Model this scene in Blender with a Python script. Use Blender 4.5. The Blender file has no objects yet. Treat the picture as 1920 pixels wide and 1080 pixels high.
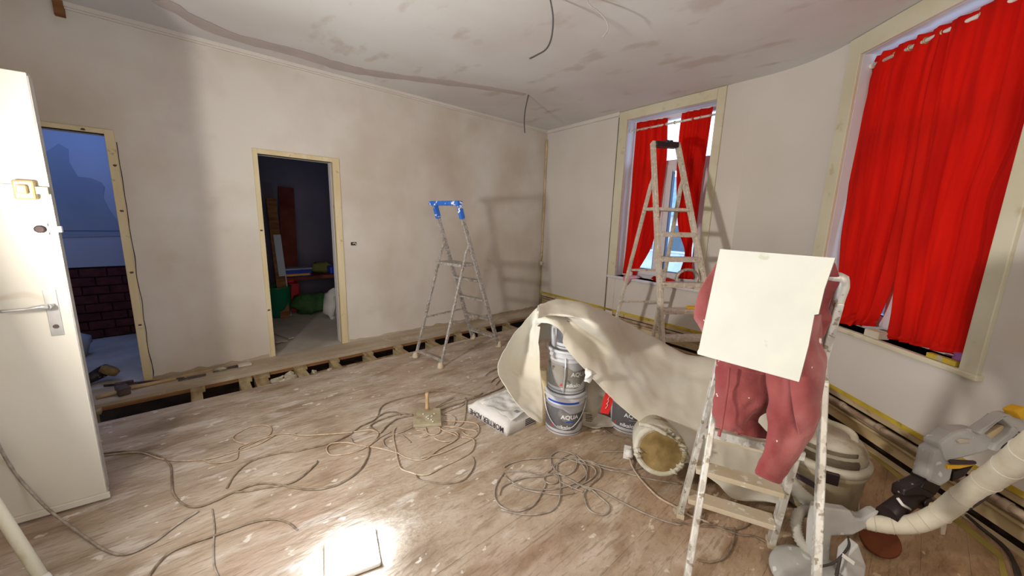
import bpy, bmesh, math, random
from mathutils import Vector, Matrix, noise
random.seed(7)
PI = math.pi
scn = bpy.context.scene
COL = scn.collection

# ------------------------------------------------------------------ camera
CX = Vector((0.750085, -0.660649, 0.030262)); CU = Vector((0.097582, 0.155817, 0.982954)); CF = Vector((0.654103, 0.734346, -0.181344))
FPX = 686.955; H = 1.47
CAM = Vector((0, 0, H))
cd = bpy.data.cameras.new('camera'); cam = bpy.data.objects.new('camera', cd); COL.objects.link(cam)
cd.sensor_width = 36; cd.lens = FPX/1920*36; cd.clip_start = .02
cam.matrix_world = Matrix(((CX.x, CU.x, -CF.x, 0), (CX.y, CU.y, -CF.y, 0), (CX.z, CU.z, -CF.z, H), (0, 0, 0, 1)))
scn.camera = cam
# ------------------------------------------------------------------ world, lights, exposure
scn.view_settings.view_transform = 'Standard'; scn.view_settings.look = 'None'
scn.view_settings.gamma = 1; scn.view_settings.exposure = 0.22
w = bpy.data.worlds.new('sky'); scn.world = w; w.use_nodes = True
w.node_tree.nodes['Background'].inputs[0].default_value = (.55, .74, 1, 1)
w.node_tree.nodes['Background'].inputs[1].default_value = 3.2

def area(name, loc, target, size, power, color, size_y=None, spread=PI):
    l = bpy.data.lights.new(name, 'AREA'); l.energy = power; l.color = color; l.size = size; l.spread = spread
    if size_y: l.shape = 'RECTANGLE'; l.size_y = size_y
    o = bpy.data.objects.new(name, l); COL.objects.link(o); o.location = loc
    o.rotation_euler = (Vector(target)-Vector(loc)).to_track_quat('-Z', 'Y').to_euler(); return o
LAMP = Vector((-.765, 1.72, 1.36)); LED = Vector((.415, 1.455, 0))
area('worklight_beam', LAMP+Vector((.035, .012, 0)), (3.0, 1.5, 2.0), .2, 66, (1, .95, .87), .16)
area('next_room_window', (-.7, 5.3, 2.5), (-.6, 5.4, 0), .9, 8, (.25, .42, 1))
area('dark_room_fill', (1.9, 6.0, 2.3), (1.3, 6.9, .9), .5, .25, (.32, .34, 1))  # faint blue light added inside the dark room, no window behind it
area('rear_fill', (-.2, -1.15, 1.75), (.6, 3, 1.3), 1.6, 30, (1, .89, .75), 1.5)  # added warm fill behind the camera to lift the shadows, not an actual window

# ------------------------------------------------------------------ surveying helpers
def ray(x, y): return CX*((x-960)/FPX)-CU*((y-540)/FPX)+CF
def at(x, y, k): return CAM+ray(x, y)*k
def fl(x, y, z=0.0):
    d = ray(x, y); return CAM+d*((z-H)/d.z)
def onplane(x, y, P, n):
    d = ray(x, y); P = Vector(P); return CAM+d*((P-CAM).dot(n)/d.dot(n))
ZC = 2.896; YB = 4.342
CORN = Vector((4.524, YB, 0)); BP = Vector((4.294, .941, 0))
dA = Vector((-.076986, -.997032, 0)); nA = Vector((.997032, -.076986, 0))
dC = Vector((-.714347, -.699792, 0)); nC = Vector((.699792, -.714347, 0))
Zv = Vector((0, 0, 1))
def bw(x, y, d=0): return onplane(x, y, (0, YB+d, 0), Vector((0, 1, 0)))
def WA(s, z, d=0): return CORN+dA*s+nA*d+Zv*z
def WC(s, z, d=0): return BP+dC*s+nC*d+Zv*z
def wa(x, y, d=0):
    p = onplane(x, y, CORN+nA*d, nA); return ((p-CORN).dot(dA), p.z)
def wc(x, y, d=0):
    p = onplane(x, y, BP+nC*d, nC); return ((p-BP).dot(dC), p.z)

# ------------------------------------------------------------------ materials
def mat(name, cols, scale=4, detail=6, rough=.85, metal=0, bump=0, bscale=None, stretch=None, contrast=(.35, .65), spots=None, alpha=1, emit=None, emits=0, transl=0, coord='pos', sheen=0):
    m = bpy.data.materials.new(name); m.use_nodes = True; nt = m.node_tree; N = nt.nodes; L = nt.links
    b = N['Principled BSDF']; b.inputs['Roughness'].default_value = rough; b.inputs['Metallic'].default_value = metal
    b.inputs['Specular IOR Level'].default_value = .3
    if sheen: b.inputs['Sheen Weight'].default_value = sheen
    if isinstance(cols[0], (int, float)): cols = [cols]
    if coord == 'pos': g = N.new('ShaderNodeNewGeometry'); src = g.outputs['Position']
    else: g = N.new('ShaderNodeTexCoord'); src = g.outputs['Object']
    mp = N.new('ShaderNodeMapping'); L.new(src, mp.inputs[0])
    if stretch: mp.inputs['Scale'].default_value = stretch
    out = None
    if len(cols) > 1:
        n = N.new('ShaderNodeTexNoise'); n.inputs['Scale'].default_value = scale; n.inputs['Detail'].default_value = detail; L.new(mp.outputs[0], n.inputs[0])
        r = N.new('ShaderNodeValToRGB'); L.new(n.outputs[0], r.inputs[0]); e = r.color_ramp.elements
        k = len(cols)
        e[0].position = contrast[0]; e[0].color = (*cols[0], 1); e[1].position = contrast[1]; e[1].color = (*cols[-1], 1)
        for i in range(1, k-1):
            q = e.new(contrast[0]+(contrast[1]-contrast[0])*i/(k-1)); q.color = (*cols[i], 1)
        out = r.outputs[0]
    else:
        b.inputs['Base Color'].default_value = (*cols[0], 1)
    for sp in (spots or []):   # (colour, scale, lo, hi, stretch, amount)
        col, sc, lo, hi, st, amt = sp
        mp2 = N.new('ShaderNodeMapping'); L.new(src, mp2.inputs[0]); mp2.inputs['Location'].default_value = (sc*.37, 3.1, 1.7)
        if st: mp2.inputs['Scale'].default_value = st
        n2 = N.new('ShaderNodeTexNoise'); n2.inputs['Scale'].default_value = sc; n2.inputs['Detail'].default_value = 5; L.new(mp2.outputs[0], n2.inputs[0])
        mr = N.new('ShaderNodeMapRange'); mr.inputs[1].default_value = lo; mr.inputs[2].default_value = hi; mr.inputs[4].default_value = amt; L.new(n2.outputs[0], mr.inputs[0])
        mx = N.new('ShaderNodeMix'); mx.data_type = 'RGBA'; L.new(mr.outputs[0], mx.inputs[0])
        if out: L.new(out, mx.inputs[6])
        else: mx.inputs[6].default_value = (*cols[0], 1)
        mx.inputs[7].default_value = (*col, 1); out = mx.outputs[2]
    if out: L.new(out, b.inputs['Base Color'])
    if bump:
        n3 = N.new('ShaderNodeTexNoise'); n3.inputs['Scale'].default_value = bscale or scale*6; n3.inputs['Detail'].default_value = 8; L.new(mp.outputs[0], n3.inputs[0])
        bp_ = N.new('ShaderNodeBump'); bp_.inputs['Strength'].default_value = bump; bp_.inputs['Distance'].default_value = .02; L.new(n3.outputs[0], bp_.inputs['Height']); L.new(bp_.outputs[0], b.inputs['Normal'])
    if alpha < 1: b.inputs['Alpha'].default_value = alpha
    if emit: b.inputs['Emission Color'].default_value = (*emit, 1); b.inputs['Emission Strength'].default_value = emits
    if transl:
        tr = N.new('ShaderNodeBsdfTranslucent')
        if out: L.new(out, tr.inputs[0])
        else: tr.inputs[0].default_value = (*cols[0], 1)
        ms = N.new('ShaderNodeMixShader'); ms.inputs[0].default_value = transl
        L.new(b.outputs[0], ms.inputs[1]); L.new(tr.outputs[0], ms.inputs[2]); L.new(ms.outputs[0], N['Material Output'].inputs[0])
    return m
M = {}
M['wall'] = mat('skimmed plaster', [(.49, .425, .345), (.57, .51, .445), (.64, .605, .555)], 1.0, 5, .9, bump=.10, bscale=9, contrast=(.34, .64), spots=[((.54, .46, .43), 2.0, .5, .7, None, .45), ((.66, .64, .60), 1.5, .5, .68, (1, 1, .35), .5), ((.47, .41, .34), 3.2, .6, .75, None, .35)])
M['wall_smooth'] = mat('painted plaster', [(.60, .555, .505), (.66, .62, .575)], .9, 3, .85, bump=.04, bscale=6)
M['ceil'] = mat('skimmed ceiling', [(.57, .535, .51), (.62, .60, .58), (.66, .65, .635)], .8, 5, .9, spots=[((.46, .385, .33), 2.6, .58, .68, (1.6, .8, 1), .6), ((.58, .50, .50), .9, .5, .7, None, .4)])
M['seam'] = mat('grey filler', [(.42, .36, .34), (.47, .40, .38)], 5)
M['cream'] = mat('cream gloss paint', [(.58, .53, .38), (.64, .60, .47)], 3, 4, .5, spots=[((.42, .34, .2), 9, .62, .72, None, .6)])
M['pine'] = mat('raw pine frame', [(.58, .47, .27), (.66, .57, .38)], 3, 4, .7, spots=[((.33, .22, .1), 14, .64, .7, None, .7)], stretch=(3, 3, .5))
M['white_reveal'] = mat('white reveal paint', [(.60, .58, .62), (.66, .64, .66)], 2, 3, .6)
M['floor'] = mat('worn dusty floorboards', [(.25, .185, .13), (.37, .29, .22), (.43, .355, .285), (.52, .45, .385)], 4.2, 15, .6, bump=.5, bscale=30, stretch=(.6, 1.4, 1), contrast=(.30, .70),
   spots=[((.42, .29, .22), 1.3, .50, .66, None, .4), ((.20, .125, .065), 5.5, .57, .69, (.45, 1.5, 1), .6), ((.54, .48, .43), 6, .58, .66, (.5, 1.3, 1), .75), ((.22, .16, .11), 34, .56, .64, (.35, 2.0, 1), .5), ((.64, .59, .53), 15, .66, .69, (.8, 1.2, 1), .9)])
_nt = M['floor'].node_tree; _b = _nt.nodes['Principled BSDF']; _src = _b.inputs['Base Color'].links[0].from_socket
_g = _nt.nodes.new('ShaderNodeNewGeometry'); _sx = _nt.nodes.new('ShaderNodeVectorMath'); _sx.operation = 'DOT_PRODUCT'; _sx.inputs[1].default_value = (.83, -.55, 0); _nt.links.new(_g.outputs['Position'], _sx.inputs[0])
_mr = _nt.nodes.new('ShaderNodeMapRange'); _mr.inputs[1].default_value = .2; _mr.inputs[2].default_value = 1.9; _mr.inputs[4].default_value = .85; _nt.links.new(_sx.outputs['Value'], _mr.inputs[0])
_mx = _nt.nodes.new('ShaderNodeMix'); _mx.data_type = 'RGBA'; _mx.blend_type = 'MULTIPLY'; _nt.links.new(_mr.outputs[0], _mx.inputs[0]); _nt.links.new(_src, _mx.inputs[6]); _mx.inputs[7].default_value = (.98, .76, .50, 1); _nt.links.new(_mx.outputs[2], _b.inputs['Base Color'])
M['floor_dust'] = mat('dusty boards by the wall', [(.36, .28, .19), (.47, .40, .31)], 3, 7, .9, bump=.2, bscale=14, stretch=(.5, 1.5, 1), spots=[((.5, .45, .36), 9, .6, .68, None, .7)])
M['far_floor'] = mat('pale dusty floor', [(.40, .35, .29), (.52, .48, .43)], 3, 6, .8)
M['joist'] = mat('old joist timber', [(.22, .15, .07), (.42, .33, .19)], 6, 7, .9, bump=.3, stretch=(3, .6, 3))
M['dark'] = mat('dark earth', [(.02, .011, .008), (.05, .03, .02)], 6, 4, 1)
M['brownwood'] = mat('brown timber edge', [(.16, .06, .02), (.30, .15, .06)], 5, 5, .8, stretch=(.5, 3, 3))
M['oldboard'] = mat('old ochre board', [(.50, .37, .19), (.62, .50, .32)], 3, 7, .85, bump=.2, stretch=(.6, .6, 2), spots=[((.28, .18, .08), 7, .62, .70, (.9, .9, 2), .5)])
M['yellow'] = mat('yellow painted batten', [(.42, .29, .03), (.62, .46, .05)], 5, 5, .7, spots=[((.2, .12, .03), 11, .62, .7, None, .8)])
M['ochre_edge'] = mat('ochre edge paint', [(.30, .23, .045), (.40, .31, .08)], 5, 5, .8)
M['pipe'] = mat('dusty steel pipe', [(.30, .20, .13), (.50, .40, .30)], 12, 4, .6, metal=.2)
M['door'] = mat('white door paint', [(.56, .52, .43), (.62, .58, .51)], 1.5, 4, .45)
M['steel'] = mat('brushed steel', [(.45, .44, .42), (.58, .57, .55)], 12, 3, .4, metal=.6)
M['brass'] = mat('dull brass lock', [(.50, .40, .2), (.62, .52, .3)], 14, 3, .4, metal=.4)
M['alu'] = mat('paint splashed aluminium', [(.30, .265, .23), (.44, .42, .40)], 14, 5, .5, metal=.35, spots=[((.58, .55, .49), 45, .53, .60, None, .8), ((.20, .14, .09), 55, .60, .66, None, .8)])
M['alu_white'] = mat('plaster crusted aluminium', [(.45, .42, .37), (.60, .58, .54)], 14, 5, .45, metal=.3, spots=[((.70, .69, .64), 32, .50, .55, (1, 1, .5), .9), ((.24, .18, .12), 30, .60, .64, None, .8)])
M['alu_dusty'] = mat('dust covered tread', [(.47, .39, .27), (.56, .48, .36)], 8, 5, .8, spots=[((.70, .66, .58), 24, .60, .64, None, .8)])
M['wood_ladder'] = mat('limed timber ladder', [(.50, .43, .34), (.60, .54, .46)], 9, 5, .7, spots=[((.70, .65, .59), 30, .53, .6, None, .7), ((.30, .23, .15), 34, .60, .66, None, .7)])
M['blue_plastic'] = mat('blue plastic', (.03, .14, .55), rough=.4, spots=[((.8, .8, .82), 24, .57, .6, None, 1)])
M['black_plastic'] = mat('black plastic', (.025, .017, .018), rough=.35, spots=[((.45, .4, .4), 30, .64, .68, None, .9)])
M['black_clean'] = mat('glossy black plastic', (.018, .009, .009), rough=.35)
M['red_cloth'] = mat('red curtain cloth', [(.64, .004, .0), (.80, .012, .001)], 3, 3, .85, transl=.42, stretch=(4, 4, .4))
M['pink_cloth'] = mat('pale pink cloth', [(.55, .16, .2), (.72, .42, .5)], 9, 3, .9)
M['rubber_white'] = mat('white plastic', (.72, .70, .66), rough=.35)
M['pvc'] = mat('white window plastic', (.68, .66, .70), rough=.3)
M['gasket'] = mat('grey blue gasket', (.08, .11, .22), rough=.5)
M['film'] = mat('dusty masking paper', [(.72, .67, .56), (.79, .75, .65)], 2.5, 5, .6, bump=.2, bscale=7, alpha=.94, transl=.25, spots=[((.80, .79, .73), 3.0, .50, .64, None, .7)])
M['coat'] = mat('dusty maroon velour', [(.22, .04, .042), (.34, .095, .09)], 5, 6, .95, bump=.15, bscale=120, spots=[((.46, .21, .20), 3, .52, .66, None, .6), ((.8, .7, .66), 26, .70, .72, None, 1)], sheen=.2)
M['gypsum'] = mat('white faced board', [(.53, .54, .49), (.57, .58, .535)], 5, 4, .6, spots=[((.45, .45, .36), 17, .70, .74, None, .8), ((.70, .68, .55), 3, .55, .7, None, .5)])
M['gypsum_edge'] = mat('grey board edge', [(.20, .18, .2), (.34, .3, .3)], 20)
M['bucket'] = mat('pale grey bucket plastic', [(.50, .50, .52), (.58, .57, .59)], 6, 3, .4, spots=[((.38, .34, .29), 7, .58, .68, None, .6)])
M['bucket_label'] = mat('charcoal label print', [(.095, .09, .095), (.13, .125, .13)], 8, 3, .5, spots=[((.32, .29, .26), 9, .6, .7, None, .6)])
M['bucket_label_dust'] = mat('dusty charcoal label', [(.20, .19, .17), (.28, .26, .23)], 8, 3, .6, spots=[((.07, .06, .06), 16, .62, .66, None, .8)])
M['blue_label'] = mat('blue stripe print', (.02, .07, .42), rough=.5)
M['white_print'] = mat('white print', (.75, .75, .75), rough=.5)
M['red_print'] = mat('red print', (.6, .02, .02), rough=.5)
M['wire'] = mat('steel wire', (.55, .55, .55), rough=.3, metal=.5)
M['bag'] = mat('white paper bag', [(.58, .55, .53), (.66, .64, .62)], 6, 5, .7, bump=.3, bscale=14)
M['bag_plastic'] = mat('crumpled clear plastic', [(.55, .54, .52), (.72, .71, .69)], 9, 5, .3, bump=.5, bscale=16)
M['bag_beige'] = mat('beige sack paper', [(.48, .42, .34), (.60, .55, .47)], 6, 4, .8, bump=.3, bscale=16)
M['ink'] = mat('dark ink print', (.05, .03, .035), rough=.7)
M['cable_tan'] = mat('dusty tan cable', [(.36, .26, .18), (.50, .40, .30)], 30, 3, .7)
M['cable_grey'] = mat('dusty grey cable', [(.24, .19, .15), (.40, .35, .30)], 25, 3, .7)
M['cable_dark'] = mat('dark cable', [(.16, .11, .075), (.30, .24, .17)], 25, 3, .7)
M['cable_black'] = mat('black cable', (.045, .035, .03), rough=.6)
M['wire_grey'] = mat('grey ceiling cable', (.10, .09, .09), rough=.6)
M['wire_white'] = mat('pale ceiling cable', (.38, .35, .34), rough=.6)
M['drum'] = mat('plaster crusted plastic', [(.42, .38, .28), (.53, .50, .42)], 7, 5, .8, bump=.4, bscale=30, spots=[((.23, .17, .07), 9, .58, .64, None, .9)])
M['mud'] = mat('dried brown plaster', [(.15, .095, .03), (.30, .21, .085)], 9, 6, .8, bump=.4, bscale=22)
M['vac'] = mat('dusty vacuum plastic', [(.29, .24, .15), (.40, .34, .24)], 7, 5, .7, spots=[((.20, .14, .07), 8, .54, .68, None, .8)])
M['vac_top'] = mat('dusty pale plastic', [(.38, .33, .24), (.52, .48, .40)], 9, 4, .6, spots=[((.22, .15, .08), 9, .58, .68, None, .7)])
M['vac_dark'] = mat('dark clear vacuum window', [(.10, .07, .045), (.22, .17, .11)], 9, 4, .4)
M['hose'] = mat('dusty taped hose', [(.52, .47, .36), (.62, .57, .46)], 12, 4, .7)
M['hose_grey'] = mat('grey ribbed hose', [(.36, .34, .29), (.44, .42, .36)], 12, 4, .6)
M['tool_grey'] = mat('dusty grey tool casing', [(.40, .39, .37), (.50, .49, .47)], 8, 4, .5, spots=[((.72, .71, .7), 18, .64, .68, None, .8)])
M['tool_pad'] = mat('brown sanding pad', [(.10, .025, .01), (.16, .045, .015)], 8, 4, .9)
M['tool_yellow'] = mat('yellow plastic', (.75, .42, .02), rough=.4)
M['led'] = mat('lit lamp panel', (1, 1, 1), emit=(.66, .83, 1), emits=130)
M['led2'] = mat('lit work lamp panel', (1, 1, 1), emit=(1, .95, .86), emits=14)
M['glass'] = None
M['brick'] = mat('dark unplastered brick', [(.07, .018, .018), (.12, .035, .03)], 9, 5, .9, bump=.4)
M['mortar'] = mat('dark mortar', (.045, .02, .022), rough=1)
M['blue_wall'] = mat('blue grey plaster', [(.42, .46, .54), (.46, .50, .58)], 1.2, 2, .9)
M['blue_patch'] = mat('bare plaster patch', [(.27, .32, .40), (.33, .38, .46)], 2, 4, .9)
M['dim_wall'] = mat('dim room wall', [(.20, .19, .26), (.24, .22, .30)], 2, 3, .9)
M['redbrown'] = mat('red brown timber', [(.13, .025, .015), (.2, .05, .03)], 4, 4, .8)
M['green'] = mat('dark green plastic', (.01, .14, .075), rough=.5)
M['green_bag'] = mat('dark green sack', [(.02, .075, .02), (.05, .12, .04)], 9, 3, .7)
M['red_plastic'] = mat('red plastic', (.4, .01, .02), rough=.5)
M['blue_box'] = mat('blue toolbox plastic', (.02, .05, .45), rough=.4)
M['olive'] = mat('olive cloth', (.25, .28, .08), rough=.9)
M['wood'] = mat('pale tool handle wood', [(.40, .26, .13), (.52, .37, .22)], 8, 4, .7)
M['iron'] = mat('dark tool iron', [(.06, .04, .04), (.14, .10, .09)], 14, 4, .6, metal=.3)
M['rubble'] = mat('pale rubble', [(.36, .31, .22), (.52, .48, .38)], 9, 5, .95, bump=.4)
M['facade'] = mat('pale brick facade', [(.50, .52, .55), (.62, .62, .62)], 3, 4, .9)
M['slate'] = mat('blue grey roof', [(.16, .24, .30), (.22, .31, .37)], 3, 4, .8)
M['leaf'] = mat('hedge leaves', [(.05, .16, .09), (.20, .38, .26)], 3, 5, .9)
M['street'] = mat('street asphalt', [(.3, .33, .36), (.4, .42, .45)], 1, 4, .9)
M['window_dark'] = mat('dark far window', (.08, .11, .14), rough=.2)
g = bpy.data.materials.new('window glass'); g.use_nodes = True; nt = g.node_tree; nt.nodes.clear()
o_ = nt.nodes.new('ShaderNodeOutputMaterial'); ms_ = nt.nodes.new('ShaderNodeMixShader'); t_ = nt.nodes.new('ShaderNodeBsdfTransparent'); g_ = nt.nodes.new('ShaderNodeBsdfGlossy')
g_.inputs['Roughness'].default_value = .02; ms_.inputs[0].default_value = .06; t_.inputs[0].default_value = (.95, .98, 1, 1)
nt.links.new(t_.outputs[0], ms_.inputs[1]); nt.links.new(g_.outputs[0], ms_.inputs[2]); nt.links.new(ms_.outputs[0], o_.inputs[0]); M['glass'] = g

# ------------------------------------------------------------------ mesh builder
def rootloc(o):
    v = Vector((0, 0, 0))
    while o: v += o.location; o = o.parent
    return v
class MB:
    def __init__(s): s.v = []; s.f = []; s.sm = []
    def add(s, vs, fs, smooth=False):
        n = len(s.v); s.v += [Vector(p) for p in vs]; s.f += [tuple(i+n for i in f) for f in fs]; s.sm += [smooth]*len(fs); return s
    def hexa(s, p):   # 8 points: bottom loop 4, top loop 4
        return s.add(p, [(3, 2, 1, 0), (4, 5, 6, 7), (0, 1, 5, 4), (1, 2, 6, 5), (2, 3, 7, 6), (3, 0, 4, 7)])
    def box(s, c, size, X=None, Y=None, Zd=None):
        X = Vector(X or (1, 0, 0)).normalized(); Zd = Vector(Zd or (0, 0, 1)).normalized(); Y = Vector(Y).normalized() if Y else Zd.cross(X)
        c = Vector(c); a, b, d = [q/2 for q in size]
        return s.hexa([c+X*(a*i)+Y*(b*j)+Zd*(d*k) for k in (-1, 1) for i, j in ((-1, -1), (1, -1), (1, 1), (-1, 1))])
    def cube(s, x0, x1, y0, y1, z0, z1): return s.box(((x0+x1)/2, (y0+y1)/2, (z0+z1)/2), (x1-x0, y1-y0, z1-z0))
    def beam(s, p, q, a, b, side=(1, 0, 0), a2=None):   # a across "side", b across the other
        p = Vector(p); q = Vector(q); d = (q-p).normalized(); S = Vector(side); S = (S-d*S.dot(d)).normalized(); T = d.cross(S); a2 = a2 or a
        pts = []
        for c, w_ in ((p, a), (q, a2)):
            for i, j in ((-1, -1), (1, -1), (1, 1), (-1, 1)): pts.append(c+S*(w_/2*i)+T*(b/2*j))
        return s.hexa(pts)
    def tube(s, pts, r, n=8, cap=True, squash=None):
        pts = [Vector(p) for p in pts]; m = len(pts); rr = r if isinstance(r, (list, tuple)) else [r]*m
        d = (pts[1]-pts[0]).normalized(); up = Vector((0, 0, 1)) if abs(d.z) < .9 else Vector((1, 0, 0)); S = d.cross(up).normalized()
        vs = []; fs = []
        for i, p in enumerate(pts):
            d = (pts[min(i+1, m-1)]-pts[max(i-1, 0)]).normalized(); S = (S-d*S.dot(d)).normalized(); T = d.cross(S)
            for k in range(n):
                a = 2*PI*k/n; vs.append(p+S*(math.cos(a)*rr[i])+T*(math.sin(a)*rr[i]*(squash or 1)))
        for i in range(m-1):
            for k in range(n): fs.append((i*n+k, i*n+(k+1) % n, (i+1)*n+(k+1) % n, (i+1)*n+k))
        s.add(vs, fs, True)
        if cap: s.add(vs[:n], [tuple(range(n-1, -1, -1))]); s.add(vs[-n:], [tuple(range(n))])
        return s
    def lathe(s, prof, c=(0, 0, 0), axis=(0, 0, 1), n=28, ex=None, cap=True, smooth=True):
        A = Vector(axis).normalized(); ex = Vector(ex) if ex else (Vector((1, 0, 0)) if abs(A.x) < .9 else Vector((0, 1, 0))); X = (ex-A*ex.dot(A)).normalized(); Y = A.cross(X); c = Vector(c); vs = []; fs = []
        for r, z in prof:
            for k in range(n):
                a = 2*PI*k/n; vs.append(c+A*z+X*(r*math.cos(a))+Y*(r*math.sin(a)))
        for i in range(len(prof)-1):
            for k in range(n): fs.append((i*n+k, i*n+(k+1) % n, (i+1)*n+(k+1) % n, (i+1)*n+k))
        s.add(vs, fs, smooth)
        if cap:
            s.add(vs[:n], [tuple(range(n-1, -1, -1))]); s.add(vs[-n:], [tuple(range(n))])
        return s
    def grid(s, P, smooth=True):
        m = len(P); n = len(P[0]); vs = [p for r in P for p in r]; fs = [(i*n+j, i*n+j+1, (i+1)*n+j+1, (i+1)*n+j) for i in range(m-1) for j in range(n-1)]
        return s.add(vs, fs, smooth)
    def blob(s, c, r, seed=0, n=10, amp=.25, rough=False):
        c = Vector(c); r = Vector(r) if not isinstance(r, (int, float)) else Vector((r, r, r)); vs = []; fs = []; m = n//2+1
        for i in range(m+1):
            th = PI*i/m
            for k in range(n):
                a = 2*PI*k/n; u = Vector((math.sin(th)*math.cos(a), math.sin(th)*math.sin(a), math.cos(th)))
                q = 1+amp*noise.noise(u*1.6+Vector((seed*3.7, seed, 0)))*1.6
                vs.append(c+Vector((u.x*r.x, u.y*r.y, u.z*r.z))*q)
        for i in range(m):
            for k in range(n): fs.append((i*n+k, (i+1)*n+k, (i+1)*n+(k+1) % n, i*n+(k+1) % n))
        return s.add(vs, fs, not rough)
    def poly(s, pts, depth):   # extruded polygon, depth is a vector
        pts = [Vector(p) for p in pts]; n = len(pts); d = Vector(depth)
        return s.add(pts+[p+d for p in pts], [tuple(range(n-1, -1, -1)), tuple(range(n, 2*n))]+[(i, (i+1) % n, n+(i+1) % n, n+i) for i in range(n)])
    def build(s, name, m, parent=None, loc=None, solid=0, bevel=0, subd=0):
        me = bpy.data.meshes.new(name)
        if parent: off = rootloc(parent)
        else: off = Vector(loc) if loc is not None else Vector((0, 0, 0))
        me.from_pydata([tuple(p-off) for p in s.v], [], s.f); me.polygons.foreach_set('use_smooth', s.sm); me.update()
        bm = bmesh.new(); bm.from_mesh(me); bmesh.ops.remove_doubles(bm, verts=bm.verts, dist=1e-5); bmesh.ops.recalc_face_normals(bm, faces=bm.faces); bm.to_mesh(me); bm.free()
        o = bpy.data.objects.new(name, me); COL.objects.link(o); me.materials.append(M[m] if isinstance(m, str) else m)
        if parent: o.parent = parent
        else: o.location = off
        if solid: md = o.modifiers.new('solid', 'SOLIDIFY'); md.thickness = solid; md.offset = 0
        if bevel: md = o.modifiers.new('bevel', 'BEVEL'); md.width = bevel; md.segments = 2; md.limit_method = 'ANGLE'
        if subd: md = o.modifiers.new('sub', 'SUBSURF'); md.levels = subd; md.render_levels = subd
        return o
def tag(o, label=None, cat=None, group=None, kind=None):
    if label: o['label'] = label
    if cat: o['category'] = cat
    if group: o['group'] = group
    if kind: o['kind'] = kind
    return o
def thing(name, loc, label, cat, group=None):
    o = bpy.data.objects.new(name, None); COL.objects.link(o); o.location = Vector(loc); o.empty_display_size = .1
    return tag(o, label, cat, group)
def struct(name, mb, m, parent=None, **k):
    o = mb.build(name, m, parent, **k)
    if not parent: o['kind'] = 'structure'
    return o
def spline(pts, n=6):
    pts = [Vector(p) for p in pts]; out = []; m = len(pts)
    for i in range(m-1):
        a, b, c, d = pts[max(i-1, 0)], pts[i], pts[i+1], pts[min(i+2, m-1)]
        for k in range(n):
            t = k/n; out.append(.5*((2*b)+(c-a)*t+(2*a-5*b+4*c-d)*t*t+(3*b-a-3*c+d)*t**3))
    out.append(pts[-1]); return out
def text_mesh(txt, size, bold=False):   # list of vertices, faces in the x-y plane, centred
    cu = bpy.data.curves.new('t', 'FONT'); cu.body = txt; cu.size = size; cu.align_x = 'CENTER'; cu.align_y = 'CENTER'; cu.resolution_u = 3; cu.offset = size*.02 if bold else 0
    o = bpy.data.objects.new('t', cu); COL.objects.link(o); dg = bpy.context.evaluated_depsgraph_get(); me = bpy.data.meshes.new_from_object(o.evaluated_get(dg))
    bm = bmesh.new(); bm.from_mesh(me); bmesh.ops.triangulate(bm, faces=bm.faces)
    for _ in range(2):
        es = [e for e in bm.edges if e.calc_length() > size*.25]
        if es: bmesh.ops.subdivide_edges(bm, edges=es, cuts=1); bmesh.ops.triangulate(bm, faces=bm.faces)
    v = [x.co.copy() for x in bm.verts]; f = [tuple(q.index for q in x.verts) for x in bm.faces]; bm.free()
    bpy.data.objects.remove(o); bpy.data.curves.remove(cu); bpy.data.meshes.remove(me); return v, f

# ================================================================== SETTING
# ---- floor: boards running along x, 15 cm wide
floor = bpy.data.objects.new('floor', None); COL.objects.link(floor); floor['kind'] = 'structure'
def xwall(y): return 4.294+(y-.941)*(.0772 if y > .941 else 1.0208)
y = .552-.15*12; rnd = random.Random(3)
while y < 3.6:
    y1 = min(y+.15, 3.62); cut = rnd.uniform(.2, 2.6); xs = [-1.6, cut, None]
    for i in range(2):
        a = xs[i]; b = xs[i+1]; g_ = .0004
        za = rnd.uniform(-.0012, 0)
        p0 = a+g_; e0 = (b-g_) if b else max(xwall(y+g_)-.02, a+.2); e1 = (b-g_) if b else max(xwall(y1-g_)-.02, a+.2)
        mb = MB(); mb.hexa([Vector((p0, y+g_, -.026)), Vector((e0, y+g_, -.026)), Vector((e1, y1-g_, -.026)), Vector((p0, y1-g_, -.026)), Vector((p0, y+g_, za)), Vector((e0, y+g_, za)), Vector((e1, y1-g_, za)), Vector((p0, y1-g_, za))])
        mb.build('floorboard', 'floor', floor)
    y = y1
MB().cube(-1.6, 4.51, 3.99, 4.342, -.03, 0).build('wall_strip_board', 'floor_dust', floor)
MB().cube(-1.6, 4.51, 3.968, 3.988, -.052, -.031).build('bearer', 'brownwood', floor)
MB().cube(-1.6, 4.4, 3.60, 3.618, -.10, -.0275).build('bearer', 'brownwood', floor)
for x, wd in ((-.66, .07), (-.06, .075), (.27, .075), (.395, .10), (.715, .09), (1.03, .07), (1.38, .08), (1.73, .08), (2.15, .08), (2.56, .07), (2.96, .08), (3.4, .08), (3.85, .08)):
    mb = MB(); mb.cube(x-wd/2, x+wd/2, 3.619, 3.964, -.19, -.035-.006*rnd.random()); mb.build('joist', 'joist', floor)
    MB().box((x+.01, 3.93, -.015-.02), (wd+.02, .06, .03)).build('packing_block', 'joist', floor)
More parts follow.
